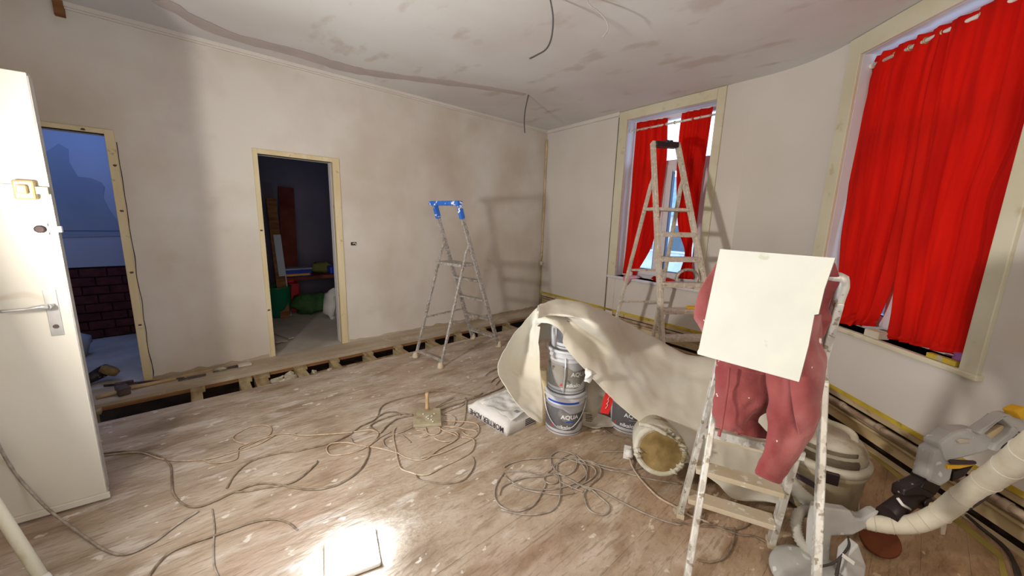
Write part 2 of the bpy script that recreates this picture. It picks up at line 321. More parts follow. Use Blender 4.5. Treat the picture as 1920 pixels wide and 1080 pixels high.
# ochre edge strip of the floor along the bay wall
ys = [fl(1632, 846), fl(1716, 914), fl(1800, 974), fl(1877, 1037), fl(1890, 1080)]
ys2_ = [fl(1622, 851), fl(1703, 919), fl(1786, 984), fl(1866, 1050), fl(1868, 1085)]
ys2 = [a.lerp(b, .62) for a, b in zip(ys, ys2_)]
mb = MB(); mb.grid([[p+Zv*.0012 for p in ys], [p+Zv*.0012 for p in ys2]], False); mb.build('painted_edge', 'ochre_edge', floor, solid=.0015)
struct('foundation_pit', MB().cube(-1.62, 4.6, 3.3, 4.5, -.62, -.58).cube(-1.62, 4.6, 3.45, 3.5, -.58, -.13).cube(-1.62, 4.6, 4.2, 4.25, -.58, -.08), 'dark')
# rubble heaped between joists
spots_ = [(.52, 3.82, .06), (.60, 3.75, .07), (.57, 3.88, .05), (.66, 3.70, .045), (.50, 3.70, .05), (.63, 3.90, .05), (.80, 3.72, .045), (.90, 3.68, .05), (.97, 3.86, .03), (.84, 3.91, .03), (1.10, 3.70, .045), (1.17, 3.76, .05), (1.22, 3.70, .035), (1.5, 3.68, .04), (1.58, 3.72, .035), (1.64, 3.69, .03), (3.1, 3.75, .035)]
MB().cube(.36, 1.7, 3.625, 3.96, -.2, -.12).build('packed_infill', 'joist', floor)
for i, (x, yy, r) in enumerate(spots_):
    o = MB().blob((x, yy, -.12+r*.75), (r, r*.85, r*.7), i, 8, .5, True).build('rubble_chunk', 'rubble', loc=(x, yy, -.12)); tag(o, 'pale rubble chunk in the big heap in the floor gap left of the right doorway' if x < .7 else 'pale rubble chunk in the floor gap right in front of the right doorway' if x < 1.3 else 'small pale rubble chunk in the floor gap just right of the right doorway' if x < 2 else 'small rubble chunk in the floor gap right of the blue-topped ladder', 'rubble', 'rubble chunks in the floor gap')

# ---- back wall with two doorways
wall = MB()
T = .14; XL = -1.6
def seg(x0, x1, z0, z1): wall.cube(x0, x1, YB, YB+T, z0, z1)
LD = (-1.18, -.395, 2.03); RD = (.583, 1.247, 2.02)
seg(XL, LD[0], 0, ZC); seg(LD[0], LD[1], LD[2], ZC); seg(LD[1], RD[0], 0, ZC); seg(RD[0], RD[1], RD[2], ZC); seg(RD[1], 4.75, 0, ZC)
wb = struct('wall_back', wall, 'wall')
# ragged dirty plaster foot and open joint along the floor
def ragged(name, pts, parent, m='floor_dust', th=.006):
    mb = MB(); mb.poly(pts, (0, -th, 0)); return mb.build(name, m, parent)
for a, b in ((-.34, .53), (1.33, 4.5)):
    n = int((b-a)/.06); up = [(a+(b-a)*i/n, YB, .012+.02*abs(noise.noise(Vector((i*.7, a, 0))))*2) for i in range(n+1)]
    ragged('plaster_foot', [(a, YB, 0), (b, YB, 0)]+up[::-1], wb)
p = bw(663, 457); mb = MB().cube(p.x-.03, p.x+.03, YB-.004, YB+.004, p.z-.018, p.z+.018); sb = mb.build('socket_hole', 'dark', wb)
MB().tube(spline([(p.x-.01, YB-.004, p.z), (p.x+.005, YB-.03, p.z+.008), (p.x+.02, YB-.02, p.z-.01)]), .004, 6).build('loose_wire', 'rubber_white', sb)
# door frames
def frame(name, x0, x1, zt, wl, wr, wt, m):
    r = bpy.data.objects.new(name, None); COL.objects.link(r); r['kind'] = 'structure'; r.location = (x0, YB, 0)
    y0, y1 = YB-.012, YB+.06
    if wl: MB().cube(x0-wl, x0+.001, y0, y1, 0, zt+wt).build('side_jamb', m, r, bevel=.003)
    MB().cube(x1-.001, x1+wr, y0, y1, 0, zt+wt).build('side_jamb', m, r, bevel=.003)
    MB().cube(x0, x1, y0, y1, zt, zt+wt).build('head_jamb', m, r, bevel=.003)
    MB().cube(x0-.012 if wl else x0, x0+.004, y1, YB+T+.01, 0, zt).build('inner_lining', 'white_reveal', r)
    MB().cube(x1-.004, x1+.012, y1, YB+T+.01, 0, zt).build('inner_lining', 'white_reveal', r)
    return r
f1 = frame('door_1', *LD, .05, .052, .035, 'pine')
f2 = frame('door_2', *RD, .04, .068, .045, 'pine')
for fr, xs_ in ((f1, [(-.365, z) for z in (.5, .95, 1.45, 1.8)]+[(-.5, 2.045)]), (f2, [(.56, z) for z in (.5, 1.3)])):
    for (x, z) in xs_: MB().blob((x, YB-.014, z), (.012, .004, .008), z, 8, .3).build('nail_hole', 'iron', fr)
# plaster crack beside left frame
mb = MB(); 
pts = [(-.339+.006*noise.noise(Vector((z*5, 0, 0)))*2, z) for z in [i*.06 for i in range(34)]]
mb.poly([(x, YB, z) for x, z in pts]+[(x+.004+.006*abs(noise.noise(Vector((z*9, 1, 0)))), YB, z) for x, z in pts[::-1]], (0, -.002, 0)); mb.build('plaster_crack', 'dark', wb)

# ---- window wall (seg A) and bay wall (seg C)
ZB = .285
def wallblock(mb, F, s0, s1, z0, z1, d0=0, d1=.3):
    mb.hexa([F(s0, z0, d0), F(s1, z0, d0), F(s1, z0, d1), F(s0, z0, d1), F(s0, z1, d0), F(s1, z1, d0), F(s1, z1, d1), F(s0, z1, d1)])
OA = (1.545, 2.65, .765, 2.78); OC = (.57, 1.665, .75, 2.757)
LA = 3.419; LC = 3.3
for nm, F, O, Ls, m in (('wall_right', WA, OA, LA, 'wall_smooth'), ('wall_bay', WC, OC, LC, 'wall_smooth')):
    mb = MB()
    wallblock(mb, F, -.1 if F is WA else .43, O[0], ZB, ZC); wallblock(mb, F, O[1], 2.98 if F is WA else Ls, ZB, ZC); wallblock(mb, F, O[0], O[1], ZB, O[2]); wallblock(mb, F, O[0], O[1], O[3], ZC)
    wl_ = struct(nm, mb, m)
    # exposed base: boards, batten, pipes
    mb = MB(); wallblock(mb, F, -.1, Ls+.1, -.05, ZB, .07, .3); wallblock(mb, F, -.1, Ls+.1, -.12, -.045, -.25, .3); mb.build('base_backing', 'dark', wl_)
    s_a = 0.02 if F is WA else -.03
    e = Ls+.02
    for k, (z0, z1, d, mm) in enumerate(((.256, .285, -.006, 'yellow'), (.208, .251, .012, 'oldboard'), (.128, .165, .02, 'oldboard'), (.035, .12, .028, 'oldboard'), (-.04, .004, -.03, 'oldboard'))):
        nseg = 2 if k else 1
        for j in range(nseg):
            a = s_a+(e-s_a)*j/nseg; b = s_a+(e-s_a)*(j+1)/nseg-.008
            q = MB(); wallblock(q, F, a, b, z0, z1, d, d+.05); q.build('yellow_batten' if mm == 'yellow' else 'base_board', mm, wl_)
    if F is WA: WALLA = wl_
    else: WALLC = wl_
    for z, d, r in ((.19, -.024, .019), (.160, .004, .009)):
        pts = [F(s_a+.05+(e-s_a-.1)*i/24, z+.004*noise.noise(Vector((i*.6, z*9, 0))), d) for i in range(25)]
        pm = MB().tube(pts, r, 10); pp = tag(pm.build('heating_pipe', 'pipe', loc=pts[0]), None)
        if r > .012:
            tag(pp, 'dusty heating pipe with collars along the base of the '+('window wall behind the tall ladder' if F is WA else 'bay wall behind the vacuum'), 'pipe')
            for s_ in ((.9, 1.5, 2.2, 2.9) if F is WA else (.55, 1.02, 1.33, 2.0)):
                c = F(s_, z, d); MB().lathe([(r+.002, -.02), (r+.006, -.018), (r+.006, .018), (r+.002, .02)], c, (F(1, 0)-F(0, 0)), 12).build('pipe_collar', 'pipe', pp)
        else:
            tag(pp, 'thin pipe tucked behind the thicker one along the '+('window wall' if F is WA else 'bay wall')+' base', 'pipe')
# lumpy mortar ridge on lowest boards (bay)
pts = [WC(.3+i*.09, .125+.006*noise.noise(Vector((i*.9, 5, 0))), .006) for i in range(30)]
MB().tube(pts, [.010+.006*abs(noise.noise(Vector((i*1.3, 2, 0)))) for i in range(30)], 7).build('mortar_ridge', 'oldboard', WALLC)
# vertical joint left of window trim, and corner channel with cable
mb = MB(); wallblock(mb, WA, 1.396, 1.42, .19, 2.84, -.006, .004); mb.build('open_joint', mat('olive grey joint', [(.12, .09, .05), (.20, .17, .10)], 6), WALLA)
# soft rounded bend between the two window walls
mb = MB(); pr_ = []
for i in range(17):
    u = i/16; A0 = WA(2.98, 0); A2 = WC(.43, 0); pr_.append(A0*(1-u)**2+BP*2*u*(1-u)+A2*u*u)
mb.grid([[p+Zv*ZB for p in pr_], [p+Zv*ZC for p in pr_]]); A0 = WA(2.98, 0, .3); A2 = WC(.43, 0, .3); ot = [A0.lerp(A2, i/16)+Vector((.25, -.03, 0))*(1-abs(i/8-1)) for i in range(17)]
mb.grid([[p+Zv*ZB for p in ot], [p+Zv*ZC for p in ot]]); mb.grid([[p+Zv*ZB for p in pr_], [p+Zv*ZB for p in ot]], False)
struct('wall_bend', mb, 'wall_smooth')
# window trims
def trim(name, F, O, wl_, wr_, wt, z1, loc):
    r = bpy.data.objects.new(name, None); COL.objects.link(r); r.location = loc; r['kind'] = 'structure'
    m = MB(); wallblock(m, F, O[0]-wl_, O[0], O[2]-.01, O[3]+wt, -.022, .002); m.build('side_architrave', 'cream', r, bevel=.004)
    m = MB(); wallblock(m, F, O[1], O[1]+wr_, O[2]-.01, O[3]+wt, -.022, .002); m.build('side_architrave', 'cream', r, bevel=.004)
    m = MB(); wallblock(m, F, O[0], O[1], O[3], O[3]+wt, -.022, .002); m.build('head_architrave', 'cream', r, bevel=.004)
    return r
tA = trim('trim_1', WA, OA, .125, .085, .112, 0, WA(1.5, 0)); tC = trim('trim_2', WC, OC, .12, .085, .135, 0, WC(.5, 0))
m = MB(); wallblock(m, WA, 1.42, 1.545, .2, .757, -.006, .002); m.build('lower_architrave', 'wall_smooth', tA)
for F, O, r, nm in ((WA, OA, tA, 'a'), (WC, OC, tC, 'c')):
    m = MB(); wallblock(m, F, O[0]-.125, O[1]+.1, O[2]-.035, O[2], -.035, .22); m.build('window_sill', 'white_reveal' if F is WA else 'cream', r, bevel=.008)
    m = MB(); wallblock(m, F, O[0]-.004, O[0]+.002, O[2], O[3], .002, .24); m.build('reveal_side', 'white_reveal', r)
    m = MB(); wallblock(m, F, O[1]-.002, O[1]+.004, O[2], O[3], .002, .24); m.build('reveal_side', 'white_reveal', r)
    m = MB(); wallblock(m, F, O[0], O[1], O[3]-.002, O[3]+.004, .002, .24); m.build('reveal_top', 'white_reveal', r)
# windows
def window(name, F, O, zt):
    r = bpy.data.objects.new(name, None); COL.objects.link(r); r.location = F(O[0], O[2], .2); r['kind'] = 'structure'
    fw = .055; d0, d1 = .15, .21
    def fr(a, b, z0, z1, w_, e0, e1, nm, m='pvc'):
        q = MB(); wallblock(q, F, a, a+w_, z0, z1, e0, e1); wallblock(q, F, b-w_, b, z0, z1, e0, e1); wallblock(q, F, a+w_, b-w_, z0, z0+w_, e0, e1); wallblock(q, F, a+w_, b-w_, z1-w_, z1, e0, e1); return q.build(nm, m, r, bevel=.003)
    fr(O[0], O[1], O[2], O[3], fw, d0, d1, 'outer_frame')
    q = MB(); wallblock(q, F, O[0]+fw, O[1]-fw, zt-.03, zt+.03, d0, d1); q.build('transom', 'pvc', r)
    mid = (O[0]+O[1])/2-.02
    for a, b in ((O[0]+fw, mid), (mid, O[1]-fw)):
        sash = fr(a+.002, b-.002, O[2]+fw, zt-.03, .07, d0-.025, d1-.02, 'sash')
        q = MB(); wallblock(q, F, a+.072, b-.072, O[2]+fw+.07, O[2]+fw+.08, d0-.02, d1-.03); wallblock(q, F, a+.072, a+.082, O[2]+fw+.08, zt-.11, d0-.02, d1-.03); wallblock(q, F, b-.082, b-.072, O[2]+fw+.08, zt-.11, d0-.02, d1-.03); q.build('gasket', 'gasket', sash)
        q = MB(); wallblock(q, F, a+.08, b-.08, O[2]+fw+.08, zt-.1, d0+.01, d0+.016); q.build('pane', 'glass', sash)
        if a == mid: pass
        else:
            q = MB(); q.box(F(b-.035, (O[2]+zt)/2-.07, d0-.03), (.03, .012, .07), F(1, 0)-F(0, 0)); q.beam(F(b-.035, (O[2]+zt)/2-.06, d0-.055), F(b-.035, (O[2]+zt)/2-.18, d0-.055), .018, .012, dA); q.box(F(b-.035, (O[2]+zt)/2-.06, d0-.045), (.018, .03, .018), F(1, 0)-F(0, 0)); q.build('window_handle', 'steel', sash)
    q = MB(); wallblock(q, F, O[0]+fw, O[1]-fw, zt+.03, O[3]-fw, d0+.02, d0+.026); q.build('pane', 'glass', r)
    return r
window('window_1', WA, OA, 2.22); window('window_2', WC, OC, 2.2)
# ---- closing walls behind the camera, ceiling
CE = WC(LC, 0)
struct('wall_left', MB().cube(-1.75, -1.6, -1.45, YB+T, 0, ZC), 'wall')
struct('wall_rear', MB().cube(-1.75, CE.x+.3, -1.6, -1.45, 0, ZC), 'wall')
cl = MB().poly([(-1.75, -1.6, ZC), (CE.x+.3, -1.6, ZC), (4.85, .75, ZC), (4.9, YB+T, ZC), (-1.75, YB+T, ZC)], (0, 0, .1))
ceil = struct('ceiling', cl, 'ceil')
# grey filled seam across the ceiling
P_ = [fl(300, 0, ZC), fl(420, 62, ZC), fl(560, 100, ZC), fl(640, 125, ZC), fl(700, 137, ZC), fl(800, 150, ZC), fl(900, 163, ZC), fl(985, 177, ZC)]
W_ = [.07, .08, .085, .10, .085, .07, .055, .035]
P_ = spline(P_, 5); up = []; dn = []
for i, p in enumerate(P_):
    t = i/(len(P_)-1)*(len(W_)-1); k = min(int(t), len(W_)-2); wd = (W_[k]*(1-t+k)+W_[k+1]*(t-k))*(1+.5*noise.noise(Vector((i*.8, 0, 0))))
    d = (P_[min(i+1, len(P_)-1)]-P_[max(i-1, 0)]).normalized(); n_ = Vector((-d.y, d.x, 0)); up.append(p+n_*wd-Zv*.004); dn.append(p-n_*wd-Zv*.004)
MB().grid([up, dn], False).build('filled_seam', 'seam', ceil, solid=.003)
def arcmold(name, pts, prof, m):
    return None
tb = bpy.data.objects.new('trim_3', None); COL.objects.link(tb); tb['kind'] = 'structure'; tb.location = (-.49, YB, ZC)
MB().cube(-.49, 4.51, YB-.035, YB, ZC-.03, ZC).cube(-.49, 4.51, YB-.018, YB, ZC-.042, ZC-.03).build('cornice', 'wall_smooth', tb)
q = MB(); wallblock(q, WA, 0, 1.42, ZC-.045, ZC, -.03, .0); q.build('cornice', 'wall_smooth', tb)
MB().cube(-.54, -.49, YB-.04, YB, ZC-.10, ZC).build('timber_block', 'brownwood', tb)
# corner channel
ch = thing('corner_channel', (4.5, 4.32, 0), 'ragged brown chased channel running down the far room corner', 'cable channel')
pts = [(4.506+.006*noise.noise(Vector((z*3, 0, 0))), 4.326, z) for z in [i*.12 for i in range(24)]]
MB().tube(pts, [.014+.008*abs(noise.noise(Vector((i*1.7, 3, 0)))) for i in range(24)], 7).build('channel_filler', 'oldboard', ch)
MB().tube([(4.49, 4.315, z) for z in (.05, .5, .82)]+[(4.485, 4.30, .9)], .006, 6).build('hanging_wire', 'cable_dark', ch)
c = bw(1015, 493); MB().box((4.487, 4.31, c.z), (.05, .04, .06), (.8, .6, 0)).blob((4.487, 4.305, c.z), (.03, .03, .035), 2, 8, .3).build('junction_box', 'bag_beige', ch)

# ================================================================== ROOMS BEYOND
struct('floor_beyond', MB().cube(-1.75, 2.6, YB+.0, 7.4, -.06, -.004), 'far_floor')
struct('ceiling_beyond', MB().cube(-1.75, 2.6, YB+T, 7.5, 2.6, 2.7), 'blue_wall')
nb = struct('wall_beyond_left', MB().cube(-1.75, .12, 6.12, 6.25, .82, 2.6), 'blue_wall')
_pp = [(60, 230), (110, 225), (180, 175), (245, 215), (250, 300), (310, 400), (400, 410), (470, 440), (490, 470), (480, 540), (520, 620), (590, 715), (604, 800), (60, 815)]
_pp = [onplane(60+x/3.6, 220+y/3.6, (0, 6.12, 0), Vector((0, 1, 0))) for x, y in _pp]
MB().poly(_pp, (0, -.006, 0)).build('bare_patch', 'blue_patch', nb)
MB().cube(-1.6, .1, 6.112, 6.12, 1.213, 1.22).build('level_line', 'gasket', nb)
bk = struct('wall_beyond_base', MB().cube(-1.75, .12, 6.14, 6.25, 0, .82), 'mortar')
rb = random.Random(5)
for row in range(8):
    x = -1.65-(row % 2)*.11
    while x < .1:
        L_ = .21
        MB().box((x+L_/2, 6.135+rb.uniform(-.006, .006), .055+row*.1), (L_-.014, .04, .086+rb.uniform(-.008, .004))).build('brick', 'brick', bk)
        x += L_
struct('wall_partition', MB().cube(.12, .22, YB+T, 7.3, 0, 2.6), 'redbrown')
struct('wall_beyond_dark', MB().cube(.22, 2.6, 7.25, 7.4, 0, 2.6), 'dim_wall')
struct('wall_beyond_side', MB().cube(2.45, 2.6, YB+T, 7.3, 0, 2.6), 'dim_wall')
struct('wall_beyond_outer', MB().cube(-1.75, -1.62, YB+T, 6.2, 0, 2.6), 'blue_wall')
# right room contents
def lean(name, px0, py0, px1, py1, kk, wd, th, m, label, cat):
    b = fl(px0, py0); b.z = 0; t = at(px1, py1, kk); 
    o = MB().beam(b, t, wd, th, (1, 0, 0)).build(name, m, loc=b); return tag(o, label, cat)
lean('leaning_board', 548, 585, 536, 352, 6.0, .22, .03, 'redbrown', 'tall dark red-brown board leaning in the dark room behind the right doorway', 'board')
lean('leaning_plank', 535, 596, 508, 372, 5.3, .12, .02, 'brownwood', 'narrow brown plank leaning beside the tall dark board in the dark room', 'plank')
lean('pale_plank', 540, 592, 519, 440, 5.2, .09, .015, 'blue_wall', 'pale short plank leaning in front of the brown plank in the dark room', 'plank')
b = fl(523, 592); MB_ = MB().lathe([(.13, 0), (.16, .02), (.18, .42), (.19, .44), (.17, .44), (.15, .05)], b, n=20)
tag(MB_.build('waste_bin', 'green', loc=b), 'dark green round bin at the left of the dark room', 'bin')
b = fl(549, 583); tag(MB().box(b+Zv*.22, (.2, .2, .44)).box(b+Zv*.47, (.1, .1, .06)).build('jerry_can', 'red_plastic', loc=b, bevel=.02), 'red plastic canister beside the green bin', 'canister')
tb_ = thing('work_bench', fl(590, 592)+Vector((.1, .45, 0)), 'low dark bench carrying a toolbox in the dark room', 'bench')
bc = tb_.location.copy()+Vector((.12, .25, 0)); MB().box(bc+Zv*.50, (1.0, .5, .05)).build('bench_top', 'redbrown', tb_)
for sx in (-1, 1):
    for sy in (-1, 1): MB().box(bc+Vector((sx*.45, sy*.2, .24)), (.05, .05, .48)).build('leg', 'redbrown', tb_)
t = thing('toolbox', bc+Vector((-.32, -.1, .526)), 'blue toolbox with a white lid strip at the left end of the bench', 'toolbox')
MB().box(t.location+Zv*.05, (.42, .26, .10)).build('body', 'blue_box', t, bevel=.01); MB().box(t.location+Zv*.115, (.43, .27, .03)).build('lid', 'blue_patch', t, bevel=.01); MB().box(t.location+Vector((0, -.13, .03)), (.36, .01, .03)).build('orange_band', 'tool_yellow', t)
o = MB().box(bc+Vector((.28, -.08, .585)), (.22, .2, .12)).build('blue_crate', 'blue_box', loc=bc+Vector((.28, -.08, .526)), bevel=.02); tag(o, 'small bright blue crate at the right end of the bench', 'crate')
o = MB().blob(bc+Vector((.12, .12, .60)), (.16, .1, .09), 3, 12, .5).build('olive_cloth', 'olive', loc=bc+Vector((.12, .12, .526))); tag(o, 'crumpled olive cloth behind the blue crate on the bench', 'cloth')
b = fl(590, 588)+Vector((0, .1, 0)); o = MB().blob(b+Zv*.14, (.3, .17, .16), 4, 14, .3).build('rubble_sack', 'green_bag', loc=b); tag(o, 'dark green full sack on the floor under the bench', 'sack')
b = fl(628, 596); o = MB().blob(b+Vector((0, .02, .19)), (.13, .12, .21), 6, 14, .3).tube([b+Vector((-.02, -.11, .34)), b+Vector((-.03, -.14, .2)), b+Vector((-.06, -.12, .06))], .012, 6).build('white_sack', 'bag', loc=b); tag(o, 'white sack standing just inside the right doorway jamb', 'sack')
for i, (x0, y0, x1, y1, w_) in enumerate(((514, 622, 546, 634, .06), (516, 636, 536, 640, .05), (517, 642, 534, 637, .04))):
    a = fl(x0, y0, .01+.012*i); c = fl(x1, y1, .01); o = MB().beam(a, c, w_, .012, (0, 1, 0)).build('timber_offcut', 'far_floor', loc=a); tag(o, ('longest pale timber offcut on the floor inside the right doorway', 'pale offcut lying below the longest one inside the right doorway', 'lowest pale offcut lying nearest the jamb of the right doorway')[i], 'offcut')
# left room contents
b = fl(152, 668); o = MB().blob(b+Vector((-.06, 0, .12)), (.14, .13, .15), 9, 14, .3).build('plaster_sack', 'blue_wall', loc=b); tag(o, 'pale rounded sack half hidden behind the white door leaf', 'sack')
t = thing('angle_grinder', fl(190, 712), 'black power tool lying on the floor inside the left doorway', 'power tool')
MB().tube([fl(160, 716, .04), fl(176, 706, .06), fl(192, 697, .08), fl(200, 693, .10)], [.03, .045, .05, .05], 12).build('body', 'black_plastic', t)
MB().lathe([(.03, -.03), (.06, -.025), (.065, .02), (.04, .035)], fl(205, 695, .09), (.6, .1, .8), 16).build('guard', 'mud', t)
# mason tools along the wall
t = thing('club_hammer', fl(225, 730), 'dusty club hammer with square dark head by the left doorway', 'hammer')
MB().box(fl(230, 731, .035), (.07, .11, .07), (.95, .3, 0)).build('head', 'iron', t, bevel=.008)
MB().tube([fl(180, 746, .012), fl(205, 739, .02), fl(226, 733, .03)], [.016, .018, .014], 8).build('handle', 'wood', t)
t = thing('lump_hammer', fl(300, 715), 'hammer with a pale wooden shaft lying behind the club hammer', 'hammer')
MB().tube([fl(245, 727, .02), fl(270, 722, .015), fl(330, 710, .012)], [.015, .017, .014], 8).build('handle', 'wood', t); MB().beam(fl(215, 722, .015), fl(250, 716, .02), .035, .03, (0, 0, 1)).build('head', 'iron', t, bevel=.006)
o = MB().tube([fl(195, 723, .008), fl(240, 719, .01), fl(320, 712, .01), fl(345, 708, .012)], [.009, .009, .009, .006], 6).build('pry_bar', 'iron', loc=fl(240, 719)); tag(o, 'thin dark pry bar lying beside the wooden hammer shaft', 'crowbar')
t = thing('wall_chisel', fl(356, 710), 'flat dark chisel at the foot of the back wall', 'chisel'); MB().beam(fl(335, 712, .01), fl(350, 709, .014), .045, .006, (0, 1, 0), .02).build('blade', 'iron', t); MB().beam(fl(350, 709, .014), fl(386, 702, .012), .02, .016, (0, 1, 0)).build('shank', 'iron', t)
o = MB().beam(fl(336, 706, .008), fl(400, 692, .008), .018, .012, (0, 1, 0)).build('mixing_stick', 'wood', loc=fl(370, 700)); tag(o, 'long pale stick lying along the foot of the back wall', 'stick')
t = thing('paint_brush', fl(430, 690), 'plaster-stiff brush with pale head at the wall between the doorways', 'brush'); MB().tube([fl(400, 697, .012), fl(425, 690, .014), fl(446, 686, .014)], [.007, .009, .014], 8).build('handle', 'iron', t); MB().beam(fl(446, 686, .016), fl(470, 681, .012), .05, .02, (0, 1, 0), .06).build('bristles', 'bag_beige', t)
o = MB().blob(fl(412, 692, .02), (.05, .03, .02), 11, 10, .5).build('plaster_lump', 'rubble', loc=fl(412, 692)); tag(o, 'pale plaster lump beside the stiff brush at the wall foot', 'rubble')

# ================================================================== DOOR LEAF (open, left)
t = thing('door_3', (-.75, 2.615, 0), 'white open door leaf with locks and lever handle', 'door'); del t['label']; del t['category']; t['kind'] = 'structure'
e0 = Vector((-.431, 2.585, 0)); du = Vector((-.995, .0995, 0)); dn_ = Vector((.0995, .995, 0))
def DL(s, z, d=0): return e0+du*s+Zv*z+dn_*d
def dbox(mb, s0, s1, z0, z1, d0, d1): mb.hexa([DL(s0, z0, d0), DL(s1, z0, d0), DL(s1, z0, d1), DL(s0, z0, d1), DL(s0, z1, d0), DL(s1, z1, d0), DL(s1, z1, d1), DL(s0, z1, d1)]); return mb
dbox(MB(), 0, .86, .03, 2.012, 0, .04).build('leaf', 'door', t, bevel=.003)
dbox(MB(), -.012, .86, .012, .045, -.014, .0).build('weather_strip', 'door', t, bevel=.004)
dbox(MB(), -.0035, 0, .06, 2.0, .002, .038).build('edge_strip', 'steel', t)
pl = dbox(MB(), .035, .075, .885, 1.10, -.004, 0).build('backplate', 'steel', t, bevel=.002)
MB().tube([DL(.055, 1.03, -.004), DL(.055, 1.03, -.045)], .011, 10).tube(spline([DL(.055, 1.03, -.045), DL(.075, 1.032, -.052), DL(.11, 1.027, -.05), DL(.185, 1.024, -.048)]), [.011]*6+[.009]*6+[.007]*7, 8).build('lever_handle', 'steel', pl)
MB().lathe([(.009, 0), (.009, .006)], DL(.055, .93, -.004), -dn_, 12).build('keyhole', 'iron', pl)
rl = dbox(MB(), .03, .092, 1.495, 1.575, -.03, 0).build('rim_lock', 'brass', t, bevel=.008)
dbox(MB(), .047, .078, 1.517, 1.555, -.05, -.03).build('thumb_turn', 'brass', rl, bevel=.006); dbox(MB(), .092, .135, 1.515, 1.555, -.012, -.002).build('bolt_plate', 'steel', rl); dbox(MB(), -.004, .03, 1.52, 1.55, -.022, -.006).build('bolt', 'brass', rl)
rl = dbox(MB(), .02, .062, 1.345, 1.395, -.008, 0).build('cylinder_lock', 'steel', t, bevel=.002); MB().lathe([(.017, 0), (.017, .01), (.012, .013)], DL(.042, 1.37, -.008), -dn_, 16).build('cylinder', 'iron', rl); dbox(MB(), -.02, .018, 1.357, 1.383, -.016, 0).build('latch_tab', 'rubber_white', rl)

# ================================================================== LADDERS
def ladder(name, loc, label, FL, FR, FLt, FRt, RL, RR, zj, treads, m, mt, rw=.028, rd=.05, td=.08, rear_braces=(), side_braces=(), feet=True, cap=None, tread_th=.025):
    t = thing(name, loc, label, 'ladder')
    FL, FR, FLt, FRt, RL, RR = [Vector(q) for q in (FL, FR, FLt, FRt, RL, RR)]
    W = (FR-FL).normalized(); Dp = ((RL+RR)/2-(FL+FR)/2); Dp.z = 0; Dp.normalize()
    def f(s, z): a, b = (FL, FLt) if s < 0 else (FR, FRt); return a.lerp(b, (z-a.z)/(b.z-a.z))
    def r(s, z):
        a = RL if s < 0 else RR; b = f(s, zj)+Dp*.035; return a.lerp(b, (z-a.z)/(b.z-a.z))
    for s, b, e in ((-1, FL, FLt), (1, FR, FRt)): MB().beam(b, e, rw, rd, W).build('rail', m, t, bevel=.004)
    for s in (-1, 1): MB().beam(r(s, 0), r(s, zj-.06), rw*.9, rd*.62, W).beam(r(s, zj-.065), f(s, zj+.02), rw*.8, rd*.6, W).build('rear_leg', m, t, bevel=.004)
    for z in treads: 
        a, b = f(-1, z)+W*rw*.5, f(1, z)-W*rw*.5
        MB().beam(a+Dp*.01, b+Dp*.01, td, tread_th, Dp).beam(a-Dp*td*.42-Zv*.012, b-Dp*td*.42-Zv*.012, .006, .04, Dp).build('tread', mt, t, bevel=.003)
    for z in rear_braces: MB().beam(r(-1, z), r(1, z), .016, .022, Dp).build('rear_brace', m, t)
    for z in side_braces:
        for s in (-1, 1): MB().beam(r(s, z), f(s, z), .006, .02, W).build('spreader', m, t)
    if feet:
        for s in (-1, 1):
            MB().lathe([(.034, 0), (.036, .01), (.026, .05), (.02, .07)], f(s, 0), n=12).build('foot', 'alu_dusty', t)
            MB().lathe([(.032, 0), (.034, .01), (.024, .045), (.018, .06)], r(s, 0), n=12).build('foot', 'alu_dusty', t)
    return t, f, r, W, Dp
# blue topped step ladder by the back wall
A_, B_, C_, D_ = fl(779, 670), fl(826, 690), fl(887, 635), fl(935, 650)
wv = (D_-C_).normalized(); dv = ((A_+B_)/2-(C_+D_)/2).normalized()
def up1(P, z, sh): return P+dv*(.385*z)+wv*sh+Zv*z
t, f, r, W, Dp = ladder('step_ladder', (C_+D_+A_+B_)/4, 'paint-splashed step ladder with a blue plastic top near the back wall', C_, D_, up1(C_, 1.60, .03), up1(D_, 1.60, -.03), A_, B_, 1.20, (.14, .36, .59, .82), 'alu', 'alu', .024, .045, .07, rear_braces=(.07,), side_braces=(.42,), tread_th=.02)
a, b = f(-1, 1.0), f(1, 1.0); MB().beam(a+Dp*.10, b+Dp*.10, .22, .03, Dp).build('platform', 'alu', t, bevel=.004)
a, b = f(-1, 1.60), f(1, 1.60)
m_ = MB().beam(a-W*.055+Zv*.02, b+W*.02+Zv*.02, .075, .045, Dp)
for P in (a, b): m_.beam(P+Zv*.02, P-Zv*.13-Dp*.05, .036, .055, W)
m_.beam(a+W*.02-Zv*.0, a+W*.07+Zv*.02, .03, .03, Dp).beam(b-W*.02, b-W*.07+Zv*.02, .03, .03, Dp).build('top_handle', 'blue_plastic', t, bevel=.008)
